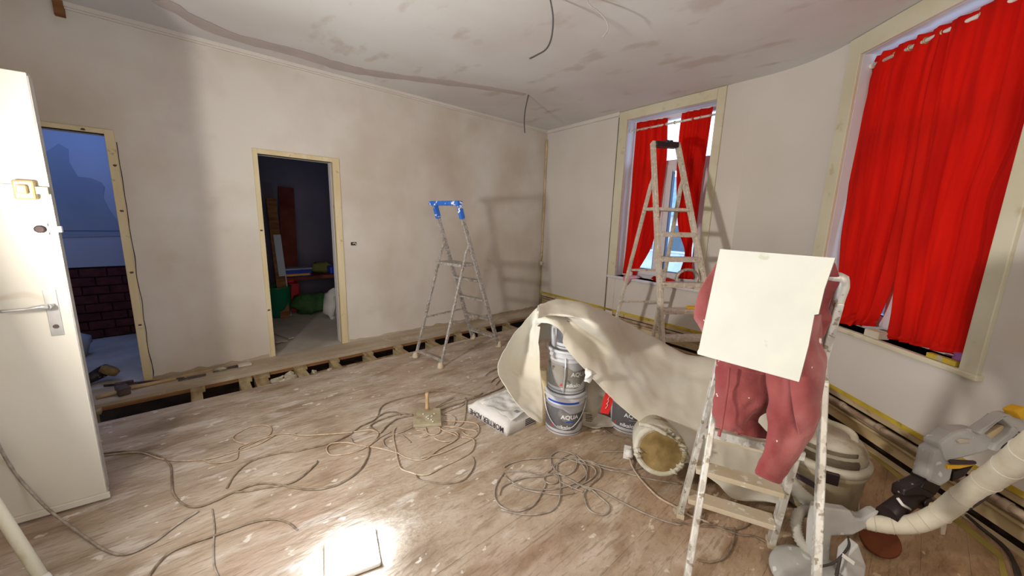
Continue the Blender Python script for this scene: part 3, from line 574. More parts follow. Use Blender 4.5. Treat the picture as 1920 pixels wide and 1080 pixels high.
# tall ladder by window
T2 = Vector((.554, .832, 0)); W2 = Vector((.832, -.554, 0)); F2 = Vector((3.398, 1.231, 0))
KS = .945
def sc2(P): return CAM+(P-CAM)*KS
def f2(s, z): return F2+T2*(.412*z)+W2*s*(.301+(.141-.301)*z/2.314)+Zv*z
def z2(z): return H+(z-H)*KS
def down(a, b):
    a, b = sc2(a), sc2(b); q_ = b+(a-b)*(b.z/(b.z-a.z)); return q_
RL2 = F2+T2*1.293-W2*.282; RR2 = F2+T2*1.293+W2*.282
t, f, r, W, Dp = ladder('tall_step_ladder', down(F2, f2(0, 2)), 'tall plaster-spattered step ladder with a black top before the far window', down(f2(-1, 0), f2(-1, 2.33)), down(f2(1, 0), f2(1, 2.33)), sc2(f2(-1, 2.33)), sc2(f2(1, 2.33)), down(RL2, f2(-1, 1.95)), down(RR2, f2(1, 1.95)), z2(1.95), [z2(z) for z in (.19, .43, .67, .91, 1.15, 1.39)], 'wood_ladder', 'wood_ladder', .032, .06, .09, rear_braces=(z2(.55), z2(.95)), feet=True)
a, b = f(-1, z2(1.63)), f(1, z2(1.63)); MB().beam(a+Dp*.10-W*.02, b+Dp*.10+W*.02, .24, .03, Dp).build('platform', 'wood_ladder', t, bevel=.004)
a, b = f(-1, z2(2.31)), f(1, z2(2.31)); MB().beam(a+W*.015, b-W*.01, .09, .055, Dp).box((a+b)/2+Zv*.035+W*.03, (.08, .05, .02), W).build('top_handle', 'black_plastic', t, bevel=.008)
# roll of cord and brush on treads
p = (f(-1, z2(.91))+f(1, z2(.91)))/2+W*.06+Zv*.045+Dp*.02
pts = [p+W*(.105*math.cos(i*PI/12))+Zv*(.085*math.sin(i*PI/12)) for i in range(-2, 15)]
o = MB().tube(pts, [.013]*17, 8).tube([q+Dp*.02 for q in pts], .010, 8).build('hose_loop', 'alu', loc=p); tag(o, 'plaster-crusted loop of hose resting on the third tread of the tall ladder', 'hose')
p = (f(-1, z2(.67))+f(1, z2(.67)))/2+Zv*.022
o = MB().beam(p+W*.01, p+W*.16-Dp*.01, .03, .014, Dp).beam(p+W*.03+Dp*.03, p+W*.2+Dp*.02, .02, .02, Dp).build('yellow_trowel', 'tool_yellow', loc=p); tag(o, 'yellow-handled tool lying on a middle tread of the tall ladder', 'hand tool')
# near ladder carrying the coat
L3 = Vector((1.777, .635, 0)); R3 = Vector((1.936, .276, 0)); t3 = Vector((-.914, -.405, 0)); w3 = (R3-L3).normalized()
FLt = L3+t3*.20+w3*.085+Zv*1.22; FRt = R3+t3*.225-w3*.0+Zv*1.22
t, f, r, W, Dp = ladder('near_step_ladder', (L3+R3)/2+t3*.3, 'plaster-crusted step ladder in the foreground carrying a maroon coat', L3, R3, FLt, FRt, L3+t3*.60, R3+t3*.62, .98, (.145, .335, .54, .735), 'alu_white', 'alu_dusty', .026, .05, .085, rear_braces=(), feet=False)
for s in (-1, 1): MB().box(f(s, .012), (.035, .06, .024), W).build('foot', 'alu_dusty', t)
a, b = f(-1, .585), f(1, .585); MB().beam(a+Dp*.09, b+Dp*.09, .012, .035, Dp).build('crusted_bar', 'alu_white', t)
hp = [f(-1, 1.12), f(-1, 1.24), f(-1, 1.29).lerp(f(1, 1.29), .12), f(-1, 1.30).lerp(f(1, 1.31), .88), f(1, 1.285), f(1, 1.22), f(1, 1.10), f(1, .98)]
MB().tube(spline(hp, 4), .019, 10).build('hoop', 'alu_white', t)

# ================================================================== BOARD and COAT on the near ladder
SC = .70
q = [Vector((2.085, .719, 1.356)), Vector((2.087, .259, 1.353)), Vector((1.945, .283, .815)), Vector((1.943, .710, .813))]
q = [CAM+(p-CAM)*SC for p in q]
nb_ = (q[1]-q[0]).cross(q[3]-q[0]).normalized()
if nb_.dot(CF) < 0: nb_ = -nb_
t = thing('gypsum_board_offcut', (q[2]+q[3])/2, 'white board offcut propped against the coat on the near ladder', 'board')
# face outline slightly ragged on the right edge
out_ = [q[0], q[1], q[1].lerp(q[2], .25)-(q[1]-q[0])*.012, q[1].lerp(q[2], .45)-(q[1]-q[0])*.002, q[1].lerp(q[2], .46)-(q[1]-q[0])*.03, q[1].lerp(q[2], .7)-(q[1]-q[0])*.008, q[2], q[3], q[3]+(q[0]-q[3])*.02+(q[3]-q[2])*.012, q[3]+(q[0]-q[3])*.05]
MB().poly(out_, nb_*.0012).build('face_paper', 'gypsum', t)
MB().poly([p+nb_*.0013 for p in out_], nb_*.011).build('plaster_core', 'gypsum_edge', t)

coat = thing('coat', at(1430, 720, 1.45), 'dusty maroon velour coat draped over the near ladder', 'coat')
def cloth(rows, res=6, amp=.012, fs=9, seed=0, folds=0, crease=0):
    R_ = [spline(r_, res) for r_ in rows]; n = len(R_[0]); C_ = [spline([R_[i][j] for i in range(len(R_))], res) for j in range(n)]
    P = [[C_[j][i] for j in range(n)] for i in range(len(C_[0]))]
    O = []
    for i, r_ in enumerate(P):
        o = []
        for j, p in enumerate(r_):
            a = P[max(i-1, 0)][j]; b = P[min(i+1, len(P)-1)][j]; c = r_[max(j-1, 0)]; d = r_[min(j+1, len(r_)-1)]
            nn = (b-a).cross(d-c); nn = nn.normalized() if nn.length > 1e-9 else Vector((0, 0, 1))
            v = noise.noise(p*fs+Vector((seed, 0, 0)))+.5*noise.noise(p*fs*2.3+Vector((0, seed, 0)))
            if folds: v += .8*math.sin(j*folds+2*noise.noise(p*3))
            if crease: v += crease*(1-4*abs(noise.noise(p*fs*.7+Vector((0, 0, seed+4)))))+crease*.5*(1-4*abs(noise.noise(p*fs*1.9+Vector((3, 0, seed)))))
            o.append(p+nn*amp*v)
        O.append(o)
    return O
A = lambda *a: [at(*p) for p in a]
# shoulder mass wrapped round the hoop (left bulge, right side)
body = MB()
body.grid(cloth([A((1352, 478, 1.42), (1420, 482, 1.36), (1500, 486, 1.30), (1566, 492, 1.26)),
  A((1338, 500, 1.44), (1415, 510, 1.38), (1500, 510, 1.32), (1572, 520, 1.29)),
  A((1312, 545, 1.47), (1400, 560, 1.38), (1490, 560, 1.33), (1562, 570, 1.31)),
  A((1299, 590, 1.48), (1390, 610, 1.39), (1480, 610, 1.34), (1552, 612, 1.32)),
  A((1306, 612, 1.49), (1380, 650, 1.39), (1480, 660, 1.33), (1548, 650, 1.32)),
  A((1330, 640, 1.49), (1375, 690, 1.39), (1470, 705, 1.32), (1540, 690, 1.31))], amp=.014, fs=10, seed=3, crease=.9))
body.grid(cloth([A((1352, 478, 1.42), (1420, 482, 1.36), (1500, 486, 1.30), (1566, 492, 1.26)),
  A((1345, 500, 1.53), (1425, 500, 1.50), (1505, 505, 1.46), (1565, 515, 1.42)),
  A((1318, 560, 1.56), (1410, 570, 1.54), (1500, 570, 1.5), (1560, 575, 1.46)),
  A((1312, 610, 1.57), (1400, 640, 1.56), (1490, 640, 1.5), (1548, 640, 1.46))], amp=.012, fs=8, seed=8, crease=.9))
body.build('body', 'coat', coat, solid=.004, subd=1)
# left front panel folded and hanging
MB().grid(cloth([A((1338, 630, 1.44), (1365, 640, 1.39), (1400, 650, 1.37), (1450, 660, 1.35), (1475, 670, 1.35)),
  A((1347, 690, 1.44), (1368, 706, 1.39), (1402, 722, 1.36), (1446, 740, 1.36), (1470, 742, 1.37)),
  A((1342, 735, 1.44), (1368, 742, 1.38), (1398, 756, 1.36), (1428, 768, 1.37), (1452, 768, 1.39)),
  A((1338, 775, 1.44), (1362, 790, 1.39), (1388, 790, 1.37), (1406, 782, 1.38), (1424, 780, 1.40)),
  A((1345, 800, 1.44), (1362, 808, 1.40), (1384, 812, 1.39), (1402, 816, 1.39), (1416, 818, 1.41))], amp=.013, fs=8, seed=1, crease=.75), True).build('front_panel', 'coat', coat, solid=.008, subd=1)
MB().grid(cloth([A((1370, 800, 1.39), (1400, 786, 1.385), (1420, 790, 1.39)), A((1378, 810, 1.385), (1405, 806, 1.38), (1440, 812, 1.39)), A((1384, 812, 1.38), (1410, 820, 1.375), (1446, 824, 1.385))], amp=.006, fs=16)).build('hem', 'coat', coat, solid=.006, subd=1)
MB().tube(spline(A((1368, 690, 1.36), (1364, 730, 1.355), (1358, 770, 1.355), (1352, 808, 1.355)), 5), .004, 6).tube(A((1350, 806, 1.355), (1348, 818, 1.355)), .006, 6).build('drawcord', 'coat', coat)
# hanging sleeve
ctr = spline(A((1496, 650, 1.32), (1494, 725, 1.31), (1490, 780, 1.30), (1476, 820, 1.29), (1462, 850, 1.285), (1446, 880, 1.28), (1439, 897, 1.28)), 8)
rad = [.090, .088, .082, .068, .054, .049, .047]; rad = [x for x in [rad[min(int(i/8), 6)]*(1-(i % 8)/8)+rad[min(int(i/8)+1, 6)]*((i % 8)/8) for i in range(len(ctr))]]
s_ = MB(); n = 36; vs = []; fs = []
for i, p in enumerate(ctr):
    d = (ctr[min(i+1, len(ctr)-1)]-ctr[max(i-1, 0)]).normalized(); S = (CX-d*CX.dot(d)).normalized(); T_ = d.cross(S)
    for k in range(n):
        a = 2*PI*k/n; ff = 1-i/len(ctr)*.75; rr = rad[i]*(1+ff*(.16*(1-2*abs(math.sin(1.5*a+.035*i+.4)))+.10*(1-2*abs(math.sin(2.5*a-i*.05+1))))+.20*noise.noise(Vector((math.cos(a)*1.5, math.sin(a)*1.5, i*.13)))-.05*max(0, i-len(ctr)+4))
        vs.append(p+S*(rr*math.cos(a))+T_*(rr*.55*math.sin(a)))
for i in range(len(ctr)-1):
    for k in range(n): fs.append((i*n+k, i*n+(k+1) % n, (i+1)*n+(k+1) % n, (i+1)*n+k))
s_.add(vs, fs, True); s_.build('sleeve', 'coat', coat, solid=.004, subd=1)
MB().grid(cloth([A((1500, 590, 1.30), (1515, 590, 1.27), (1532, 590, 1.27), (1540, 588, 1.29)), A((1485, 690, 1.27), (1505, 700, 1.24), (1530, 680, 1.26), (1542, 640, 1.29)), A((1486, 760, 1.25), (1512, 760, 1.23), (1536, 735, 1.25), (1552, 690, 1.29)), A((1500, 830, 1.26), (1516, 815, 1.25), (1528, 790, 1.26), (1540, 750, 1.29))], amp=.012, fs=7, seed=5, crease=.7)).build('back_fold', 'coat', coat, solid=.006, subd=1)

# ================================================================== BUCKETS
def bucket(name, center, rot, label, group, lab='bucket_label', blue=False, wire=True, words=True, z0=0, Rb=.132, Rt=.142, hh=.31, wiredown=False):
    t = thing(name, (0, 0, 0), label, 'bucket', group)
    MB().lathe([(Rb-.004, 0), (Rb, .006), (Rb+.0035, .12), (Rt-.006, .225), (Rt-.003, .226), (Rt-.003, .234), (Rt-.005, .236), (Rt-.004, .255), (Rt+.004, .258), (Rt+.004, .268), (Rt-.002, .272), (Rt-.002, hh-.008)], n=40).build('tub', 'bucket', t)
    MB().lathe([(Rt-.003, hh-.022), (Rt+.008, hh-.02), (Rt+.009, hh-.004), (Rt+.004, hh), (Rt-.008, hh), (Rt-.012, hh-.01), (.02, hh-.01)], n=40).build('lid', 'bucket', t)
    def cyl(a, z, e=.0015):
        rr = Rb+(Rt-Rb)*z/hh+e; return Vector((rr*math.cos(a), rr*math.sin(a), z))
    def patch(a0, a1, zlo, zhi, m, nm, par=None, e=.0015, n=26):
        P = [[cyl(a0+(a1-a0)*i/n, zlo(i/n)+(zhi(i/n)-zlo(i/n))*j/3, e) for i in range(n+1)] for j in range(4)]
        return MB().grid(P).build(nm, m, par or t)
    lo = lambda u: .045+(.045 if u < .12 else max(0, .045-(u-.12)*.35)); hi = lambda u: .205 if u > .55 else (.17 if u < .38 else .17+(u-.38)*.21)
    lb = patch(1.25, -1.3, lo, hi, lab, 'printed_label')
    if blue: patch(.75, -.95, lambda u: .243, lambda u: .27, 'blue_label', 'blue_band', e=.003)
    patch(1.3, -1.3, lambda u: .018, lambda u: .024, lab, 'base_line')
    if words:
        for txt, sz, a_c, zc, mm in (('AQUA', .042, words, .145, 'white_print'), ('nikalo', .040, words-.28, .068, 'white_print')):
            v, f_ = text_mesh(txt, sz, True); vv = [cyl(a_c+p.x/Rb, zc+p.y, .0028) for p in v]; MB().add(vv, f_).build('lettering', mm, lb)
        vv = [cyl(words-.28-.084/Rb*1.0+dx/Rb, .07+dz, .0028) for dx, dz in ((-.012, -.012), (.006, -.012), (.006, .012))]; MB().add(vv, [(0, 1, 2)]).build('red_mark', 'red_print', lb)
        patch(words-.2, words+.2, lambda u: .108, lambda u: .116, 'blue_label' if blue else 'gypsum_edge', 'small_print', lb, .0028, 10)
    if wire:
        for sg in (-1, 1): MB().lathe([(.012, 0), (.012, .01), (.006, .014)], cyl(sg*1.45+wire*.0, .262, .0), (math.cos(sg*1.45), math.sin(sg*1.45), 0), 10).build('handle_ear', 'bucket', t)
        pts = []
        for i in range(21):
            a = 1.45-2.9*i/20; dz = .20*math.sin(PI*i/20); p = cyl(a, .262, .010); p.z -= dz if wiredown else dz*.92; pts.append(p)
        MB().tube(pts, .0032, 6).build('wire_handle', 'wire', t)
    t.location = Vector(center)+Zv*z0; t.rotation_euler = (0, 0, rot); return t
CB = Vector((1.94, 1.565, 0)); face = math.atan2(-.63, -.78)
bucket('paint_bucket', CB, face+.0, 'bottom bucket of the stack, with a bright blue band under the lid', 'stacked plaster buckets', blue=True, words=.3, wire=True, wiredown=True)
bucket('paint_bucket', CB+Vector((.0, .0, 0)), face+.05, 'middle bucket of the stack, with a dusty faded grey label', 'stacked plaster buckets', lab='bucket_label_dust', words=.62, z0=.312, wire=False)
bucket('paint_bucket', CB+Vector((.012, .0, 0)), face+.6, 'top bucket of the stack, half hidden by the paper sheet', 'stacked plaster buckets', words=False, z0=.624, wire=False, lab='bucket_label', hh=.25, Rt=.138)
bucket('paint_bucket', Vector((2.33, 1.27, 0)), face+.05, 'single bucket on the floor to the right of the stack', None, words=-.02, wire=False)
# straight wires seen on the two upper buckets as hanging handles
for i, (xa, ya, xb, yb, kz, lab_) in enumerate(((1046, 668, 1043, 742, 2.31, 'w'), (1054, 634, 1052, 661, 2.31, 'w'))): pass
def hang(o_, a0, zt, zb):
    Rr = .145; pts = [Vector((Rr*math.cos(a0+.0*i), Rr*math.sin(a0), zt+(zb-zt)*i/8)) for i in range(9)]
    return pts
for o_, a0, zt, zb in ((bpy.data.objects['paint_bucket.001'], -.12, .265, .01), (bpy.data.objects['paint_bucket.002'], -1.5+.18, .20, .015)):
    mb = MB(); mb.v = []; mb.tube([Vector((.149*math.cos(a0), .149*math.sin(a0), zt)), Vector((.152*math.cos(a0), .152*math.sin(a0), (zt+zb)/2)), Vector((.140*math.cos(a0-.04), .140*math.sin(a0-.04), zb))], .0042, 8)
    me = bpy.data.meshes.new('wire_handle'); me.from_pydata([tuple(p) for p in mb.v], [], mb.f); ob = bpy.data.objects.new('wire_handle', me); me.materials.append(M['wire']); COL.objects.link(ob); ob.parent = o_

# ---- bags beside the buckets
t = thing('cement_sack', (2.2, 1.50, 0), 'upright beige sack with a red corner standing between the buckets', 'sack')
MB().blob((2.2, 1.50, .24), (.14, .12, .25), 12, 18, .22).build('body', 'bag_beige', t)
rp = [at(x_, y_, 2.36) for x_, y_ in ((1139, 727), (1152, 738), (1147, 760), (1141, 777), (1126, 774), (1131, 752))]
MB().poly(rp, CF*.01).build('red_corner', 'red_print', t)
for k_ in range(4): MB().tube([at(1135+k_*2, 766-k_*8, 2.355), at(1140+k_*1.5, 760-k_*8, 2.355), at(1138+k_*2.5, 756-k_*7, 2.355)], .0016, 5).build('print_stroke', 'bag_beige', t)
t = thing('torn_paper', fl(1090, 790), 'torn printed paper lying behind the bottom bucket', 'paper')
MB().grid(cloth([[fl(1088, 772, .10), fl(1125, 776, .09), fl(1160, 790, .03)], [fl(1090, 786, .03), fl(1120, 792, .02), fl(1150, 800, .02)], [fl(1092, 797, .006), fl(1118, 804, .006), fl(1128, 800, .01)]], amp=.008, fs=14)).build('sheet', 'bag_beige', t, solid=.002)
for i in range(5): MB().beam(fl(1098, 778+i*3.6, .084-i*.018), fl(1110, 779+i*3.6, .084-i*.018), .006, .002, (0, 1, 0)).build('print_line', 'ink', t)
o = MB().grid(cloth([A((1098, 690, 2.25), (1110, 694, 2.24), (1120, 700, 2.26)), A((1098, 706, 2.24), (1108, 704, 2.21), (1116, 706, 2.24)), A((1094, 716, 2.27), (1100, 714, 2.25), (1106, 716, 2.26))], amp=.02, fs=20)).build('crumpled_wrapper', 'bag', loc=at(1100, 700, 2.25), solid=.003); tag(o, 'small crumpled pale wrapper stuck beside the middle bucket', 'wrapper')
o = MB().lathe([(.04, 0), (.042, .3), (.03, .42)], (1.845, 1.70, 0), n=16).build('olive_tube', 'oldboard', loc=(1.83, 1.66, 0)); tag(o, 'dull ochre cylinder standing just left of the bucket stack', 'container')
# adhesive bag lying flat
t = thing('adhesive_bag', fl(950, 800), 'flat white bag of adhesive with upside-down black lettering', 'bag')
g0 = fl(950, 819); g1 = fl(877, 775); g2 = fl(1018, 786)
U = (g1-g0); V_ = (g2-g0)*1.15; rows = []
nU, nV = 22, 14
top = []
for i in range(nU+1):
    r_ = []
    for j in range(nV+1):
        u, v = i/nU, j/nV; e = min(u, 1-u, .14)/.14; e2 = min(v, 1-v, .16)/.16; h_ = .105*(max(0, 1-(1-e)**3)*max(0, 1-(1-e2)**3))**.5
        p = g0+U*u+V_*v; h_ += .012*noise.noise(p*11)*e*e2
        p -= (U*(u-.5)+V_*(v-.5))*.06*(1-min(1, e*1.2))*0
        r_.append(p+Zv*max(.003, h_ if h_ > .02 else .062*(h_ > .001)))
    top.append(r_)
bot = [[Vector((p.x, p.y, .001)) for p in r_] for r_ in top]
for i in range(nU+1):
    for j in (0, nV): top[i][j] = bot[i][j]+Zv*.068
for j in range(nV+1):
    for i in (0, nU): top[i][j] = bot[i][j]+Zv*.068
mb = MB().grid(top)
for a_s in ([(i, 0) for i in range(nU+1)], [(i, nV) for i in range(nU+1)], [(0, j) for j in range(nV+1)], [(nU, j) for j in range(nV+1)]):
    mb.grid([[bot[i][j] for i, j in a_s], [top[i][j] for i, j in a_s]])
mb.grid(bot); mb.build('sack', 'bag', t)
sn = U.cross(Zv).normalized()
if sn.dot(V_) > 0: sn = -sn
v, f_ = text_mesh('MORTIER ADHE', .072, True)
mx_ = max(p.x for p in v)-min(p.x for p in v); Un = U.normalized(); sx = (U.length*.86)/mx_
MB().add([g0+U*.5+Un*(p.x*sx)+Zv*(.037-p.y*.82)+sn*.003 for p in v], f_).build('lettering', 'ink', t)
sn2 = -U.normalized(); Vn = V_.normalized()
for i in range(4):
    MB().beam(g0+V_*.42+Zv*(.062-i*.014)+sn2*.002, g0+V_*.95+Zv*(.062-i*.014)+sn2*.002, .002, .007, sn2).build('print_line', 'ink', t)
pc = g0+U*.42+V_*.55
MB().grid(cloth([[g0+U*a+V_*b+Zv*(.112 if .1 < b < .95 else .10) for b in (.12, .4, .7, 1.0)] for a in (.02, .2, .45, .7, .85)], amp=.02, fs=17, seed=4)).build('plastic_wrap', 'bag_plastic', t, solid=.0015, subd=1)
MB().box(g0+U*.12+V_*.33+Zv*.122, (.03, .03, .002), Un).build('stamp', 'gypsum_edge', t)

# ---- paper sheet draped over the pile
Tt = [(1008, 576, 2.58), (1030, 567, 2.70), (1060, 565, 2.78), (1100, 571, 2.80), (1140, 590, 2.82), (1190, 615, 2.80), (1250, 648, 2.74), (1290, 665, 2.68), (1335, 672, 2.58), (1390, 700, 2.45), (1430, 760, 2.30), (1462, 850, 2.10), (1476, 920, 1.98)]
Ff = [(1005, 606, 2.40), (1030, 607, 2.34), (1053, 624, 2.33), (1058, 648, 2.33), (1100, 698, 2.30), (1150, 750, 2.27), (1198, 790, 2.23), (1245, 824, 2.15), (1282, 862, 2.07), (1312, 884, 2.02), (1345, 908, 1.965), (1378, 936, 1.93), (1455, 946, 1.90)]
sheet = thing('dust_sheet', (2.1, 1.4, 0), 'large cream paper dust sheet draped over the bucket stack and pile', 'dust sheet')
r0 = [at(x, yy, k_) for x, yy, k_ in Tt]
for c_ in range(4): r0[c_] = fl(Tt[c_][0], Tt[c_][1], .895); r4 = [at(x, yy, k_) for x, yy, k_ in Ff]
rb_ = [p+CF*.35*Vector((1, 1, 0)).length/1.414-Zv*.35 for p in r0]; rb_ = [Vector((p.x, p.y, max(p.z, .02))) for p in rb_]
mids = []
lip = {0: (1008, 596), 1: (1028, 590), 2: (1055, 590), 3: (1092, 595), 4: (1128, 612)}
for tt, bulge in ((.3, .045), (.62, .03), (.85, .012)):
    if tt == .3:
        row_ = [a.lerp(b, tt)+Zv*.02-CF*.03 for a, b in zip(r0, r4)]
        for c_, (x_, y_) in lip.items(): row_[c_] = fl(x_, y_, .895 if c_ < 4 else .84)
        mids.append(row_); continue
    mids.append([a.lerp(b, tt)+Zv*bulge*(1 if i < 5 else .4)-CF*.03 for i, (a, b) in enumerate(zip(r0, r4))])
MB().grid(cloth([rb_, r0]+mids+[r4], res=10, amp=.008, fs=5.5, seed=2, crease=.55)).build('main_drape', 'film', sheet, solid=.001)
# left flap, concave, hanging forward
fr_ = [A((1008, 576, 2.57), (1018, 588, 2.50), (1028, 600, 2.40)),
       A((985, 600, 2.52), (1000, 605, 2.56), (1006, 612, 2.44)),
       A((958, 636, 2.42), (985, 640, 2.56), (1010, 650, 2.46)),
       A((932, 684, 2.34), (970, 690, 2.50), (1014, 700, 2.44)),
       A((944, 722, 2.26), (975, 722, 2.36), (1018, 735, 2.36)),
       A((975, 765, 2.20), (998, 762, 2.26), (1018, 765, 2.28)),
       A((1008, 792, 2.17), (1013, 794, 2.18), (1017, 792, 2.20))]
MB().grid(cloth(fr_, res=9, amp=.006, fs=8, seed=6, crease=.6)).build('left_flap', 'film', sheet, solid=.001)
MB().beam(at(1009, 612, 2.40), at(1001, 668, 2.36), .028, .004, CX, .034).build('folded_strip', 'film', sheet)
# plastic crate under the sheet
ct = at(1300, 760, 2.42); t = thing('vented_box', (ct.x+.12, ct.y+.05, 0), 'pale box with vent slots showing faintly through the paper sheet', 'box')
Xb = Vector((.75, -.66, 0)).normalized(); Yb = Vector((.66, .75, 0)).normalized(); cc = Vector((ct.x, ct.y, 0))+Yb*.22
MB().box(cc+Zv*.19, (.38, .3, .38), Xb).build('body', 'rubber_white', t, bevel=.01)
for i in range(4):
    for j in range(2): MB().box(cc-Yb*.152+Xb*(-.06+i*.05)+Zv*(.30-j*.07), (.009, .006, .05), Xb).build('vent_slot', 'ink', t)

# ---- plaster crusted drum (lying, open end to camera)
t = thing('mixing_bucket', fl(1240, 880), 'plaster-crusted bucket lying on its side with its brown inside showing', 'bucket')
c = at(1238, 846, 2.02); ax = (CAM-c); ax.z = 0; ax.normalize(); ax = (ax+Vector((.02, -.22, .22))).normalized(); R0 = .140
c.z = max(c.z, R0+.012)
MB().lathe([(R0*.97, 0), (R0, -.02), (R0*.98, -.10), (R0*.9, -.24), (R0*.82, -.27), (.01, -.27)], c, ax, 36).build('shell', 'drum', t)
MB().lathe([(R0*.97, .002), (R0*.93, .008), (R0*.80, .004), (R0*.77, -.012)], c, ax, 36, cap=False).build('crusted_rim', 'drum', t, subd=1)
MB().lathe([(R0*.79, .001), (R0*.77, -.02), (R0*.68, -.034), (R0*.66, -.028), (R0*.62, -.036), (R0*.60, -.048), (R0*.54, -.050), (R0*.52, -.044), (R0*.48, -.052), (R0*.34, -.056), (R0*.30, -.050), (R0*.24, -.058), (.005, -.06)], c, ax, 36).build('dried_plaster', 'mud', t)
for i in range(14):
    a = rnd.uniform(0, 2*PI); X_ = ax.cross(Zv).normalized(); Y_ = ax.cross(X_); MB().blob(c+X_*(R0*.86*math.cos(a))+Y_*(R0*.86*math.sin(a))+ax*.004, (.02, .02, .010), i+30, 10, .7).build('plaster_crust', 'drum', t)
hp = A((1198, 795, 2.02), (1222, 800, 2.0), (1250, 815, 1.98), (1275, 832, 1.99), (1292, 855, 2.02), (1300, 880, 2.06)); hm = MB().tube(spline(hp[:3], 5), .011, 8); hm.tube(spline(hp[1:], 5), .0045, 6); hm.build('carry_handle', 'drum', t)
# ---- trowel board with upright handle
t = thing('plaster_hawk', fl(802, 790), 'dusty square plaster hawk with upright handle in the tan cable tangle', 'hawk')
b0, b1, b2, b3 = fl(776, 768, .04), fl(826, 764, .04), fl(828, 794, .04), fl(775, 797, .04)
MB().poly([b0, b1, b2, b3], (0, 0, -.022)).build('plate', 'vac', t, bevel=.004); MB().poly([b.lerp((b0+b2)/2, .12)-Zv*.022 for b in (b0, b1, b2, b3)], (0, 0, -.017)).build('base', 'drum', t)
hb = fl(801, 766, .04); MB().lathe([(.019, 0), (.015, .01), (.013, .09), (.016, .12), (.012, .13)], hb, n=12).build('handle', 'wood', t)
for i in range(9): MB().blob(fl(795+rnd.uniform(-2, 26), 775+rnd.uniform(0, 16), .044), (.008, .008, .004), i, 6, .4).build('plaster_drop', 'gypsum', t)

# ================================================================== CABLES
def cable(name, segs, r, m, label, z=None, cat='cable'):
    mb = MB(); r = r*.88
    for k_, s in enumerate(segs):
        pts = []
        for i, p in enumerate(s):
            zz = (p[2] if len(p) > 2 else r+.0012+.0035*abs(noise.noise(Vector((i*.9, k_*2.1, 1)))))
            pts.append(fl(p[0], p[1], zz))
        mb.tube(spline(pts, 5), r, 6)
    o = mb.build(name, m, loc=fl(segs[0][0][0], segs[0][0][1])); return tag(o, label, cat)
def cr(pts, ox, oy, sc): return [(ox+x/sc, oy+yy/sc) for x, yy in pts]
T1 = lambda *p: cr(p, 540, 740, 4.908)
T2_ = lambda *p: cr(p, 900, 820, 4.8)
cable('extension_cable', [T1((5, 355), (130, 375), (350, 365), (550, 350), (740, 325), (810, 340), (830, 370), (790, 430), (730, 475), (600, 530), (430, 558), (370, 540), (355, 490), (400, 450), (500, 440), (580, 445), (680, 470), (850, 495), (1000, 535), (1090, 580), (1200, 603), (1290, 580), (1390, 500), (1520, 430), (1560, 390), (1520, 360), (1430, 330), (1400, 290), (1560, 300), (1640, 320), (1720, 330), (1740, 360), (1700, 385), (1640, 370), (1600, 340)),
  T1((1230, 580), (1400, 540), (1560, 470), (1700, 400), (1755, 340), (1745, 280), (1690, 255), (1600, 248), (1420, 240), (1330, 250), (1270, 280), (1280, 350), (1330, 370), (1390, 350), (1400, 310)),
  T1((1340, 395), (1400, 425), (1480, 430), (1560, 400), (1550, 350), (1450, 330), (1380, 300)),
  T1((1600, 390), (1700, 410), (1715, 460), (1680, 530), (1560, 600), (1430, 660), (1310, 725), (1220, 740), (1130, 715), (1040, 680), (1010, 600), (990, 500), (970, 400), (975, 330), (995, 300)),
  T1((1170, 270), (1260, 290), (1400, 285), (1520, 300), (1600, 270), (1630, 190), (1640, 40)),
  T1((1420, 180), (1500, 190), (1540, 230), (1520, 280)), T1((1185, 330), (1250, 325)), T1((1210, 390), (1260, 385), (1290, 370)),
  T1((1300, 150), (1400, 105), (1500, 60), (1640, 30)), T1((1420, 170), (1500, 140), (1600, 100), (1640, 60))], .0052, 'cable_tan', 'tan extension cable tangled around the plaster hawk')
cable('power_cord', [T1((1165, 190), (1090, 200), (1000, 225), (930, 270), (870, 330), (840, 350), (760, 300), (780, 265), (880, 220), (960, 195), (1060, 175), (1150, 185)),
  T1((830, 200), (900, 165), (990, 160), (1040, 185)), T1((1410, 135), (1500, 105), (1600, 75), (1660, 45), (1790, 10), (1865, -20), (1960, -60), (1990, -100), (1970, -160))], .0062, 'cable_dark', 'dark cord running from the plaster hawk towards the adhesive bag')
cable('thin_cord', [T1((1180, 280), (1100, 320), (1040, 345), (960, 370), (900, 400), (875, 430), (900, 480), (960, 515), (1010, 540)), T1((580, 400), (600, 440), (650, 470), (720, 470), (800, 430), (850, 390), (950, 340)), T1((960, 360), (1050, 375), (1130, 440))], .0042, 'cable_grey', 'thin grey cord curling left of the tan cable tangle')
cable('lamp_cord', [[(195, 850), (240, 846), (290, 852), (318, 870), (322, 900), (325, 925), (345, 946), (372, 950), (405, 938), (440, 922), (480, 908), (520, 908), (560, 916), (600, 917), (640, 905), (675, 880), (690, 855), (692, 838)],
  [(425, 915), (440, 890), (470, 865), (520, 850), (560, 845), (620, 830), (655, 815), (675, 800), (705, 785), (718, 760), (760, 745), (820, 733), (870, 738), (890, 743), (905, 737)],
  [(440, 923), (470, 920), (500, 914), (530, 910), (560, 898), (590, 872), (595, 864)]], .0056, 'cable_dark', 'long dark cord looping across the floor from the door leaf')
cable('looped_cord', [[(195, 854), (260, 848), (310, 862), (380, 862), (430, 850), (480, 835), (515, 816)], [(380, 862), (400, 868), (440, 862), (446, 850), (450, 838), (485, 825), (520, 814), (555, 813)], [(515, 815), (470, 830), (450, 830), (437, 822), (445, 812), (470, 800), (495, 797), (508, 802), (505, 815), (480, 828), (450, 842)]], .0050, 'cable_tan', 'tan cord with two small loops near the floor gap')
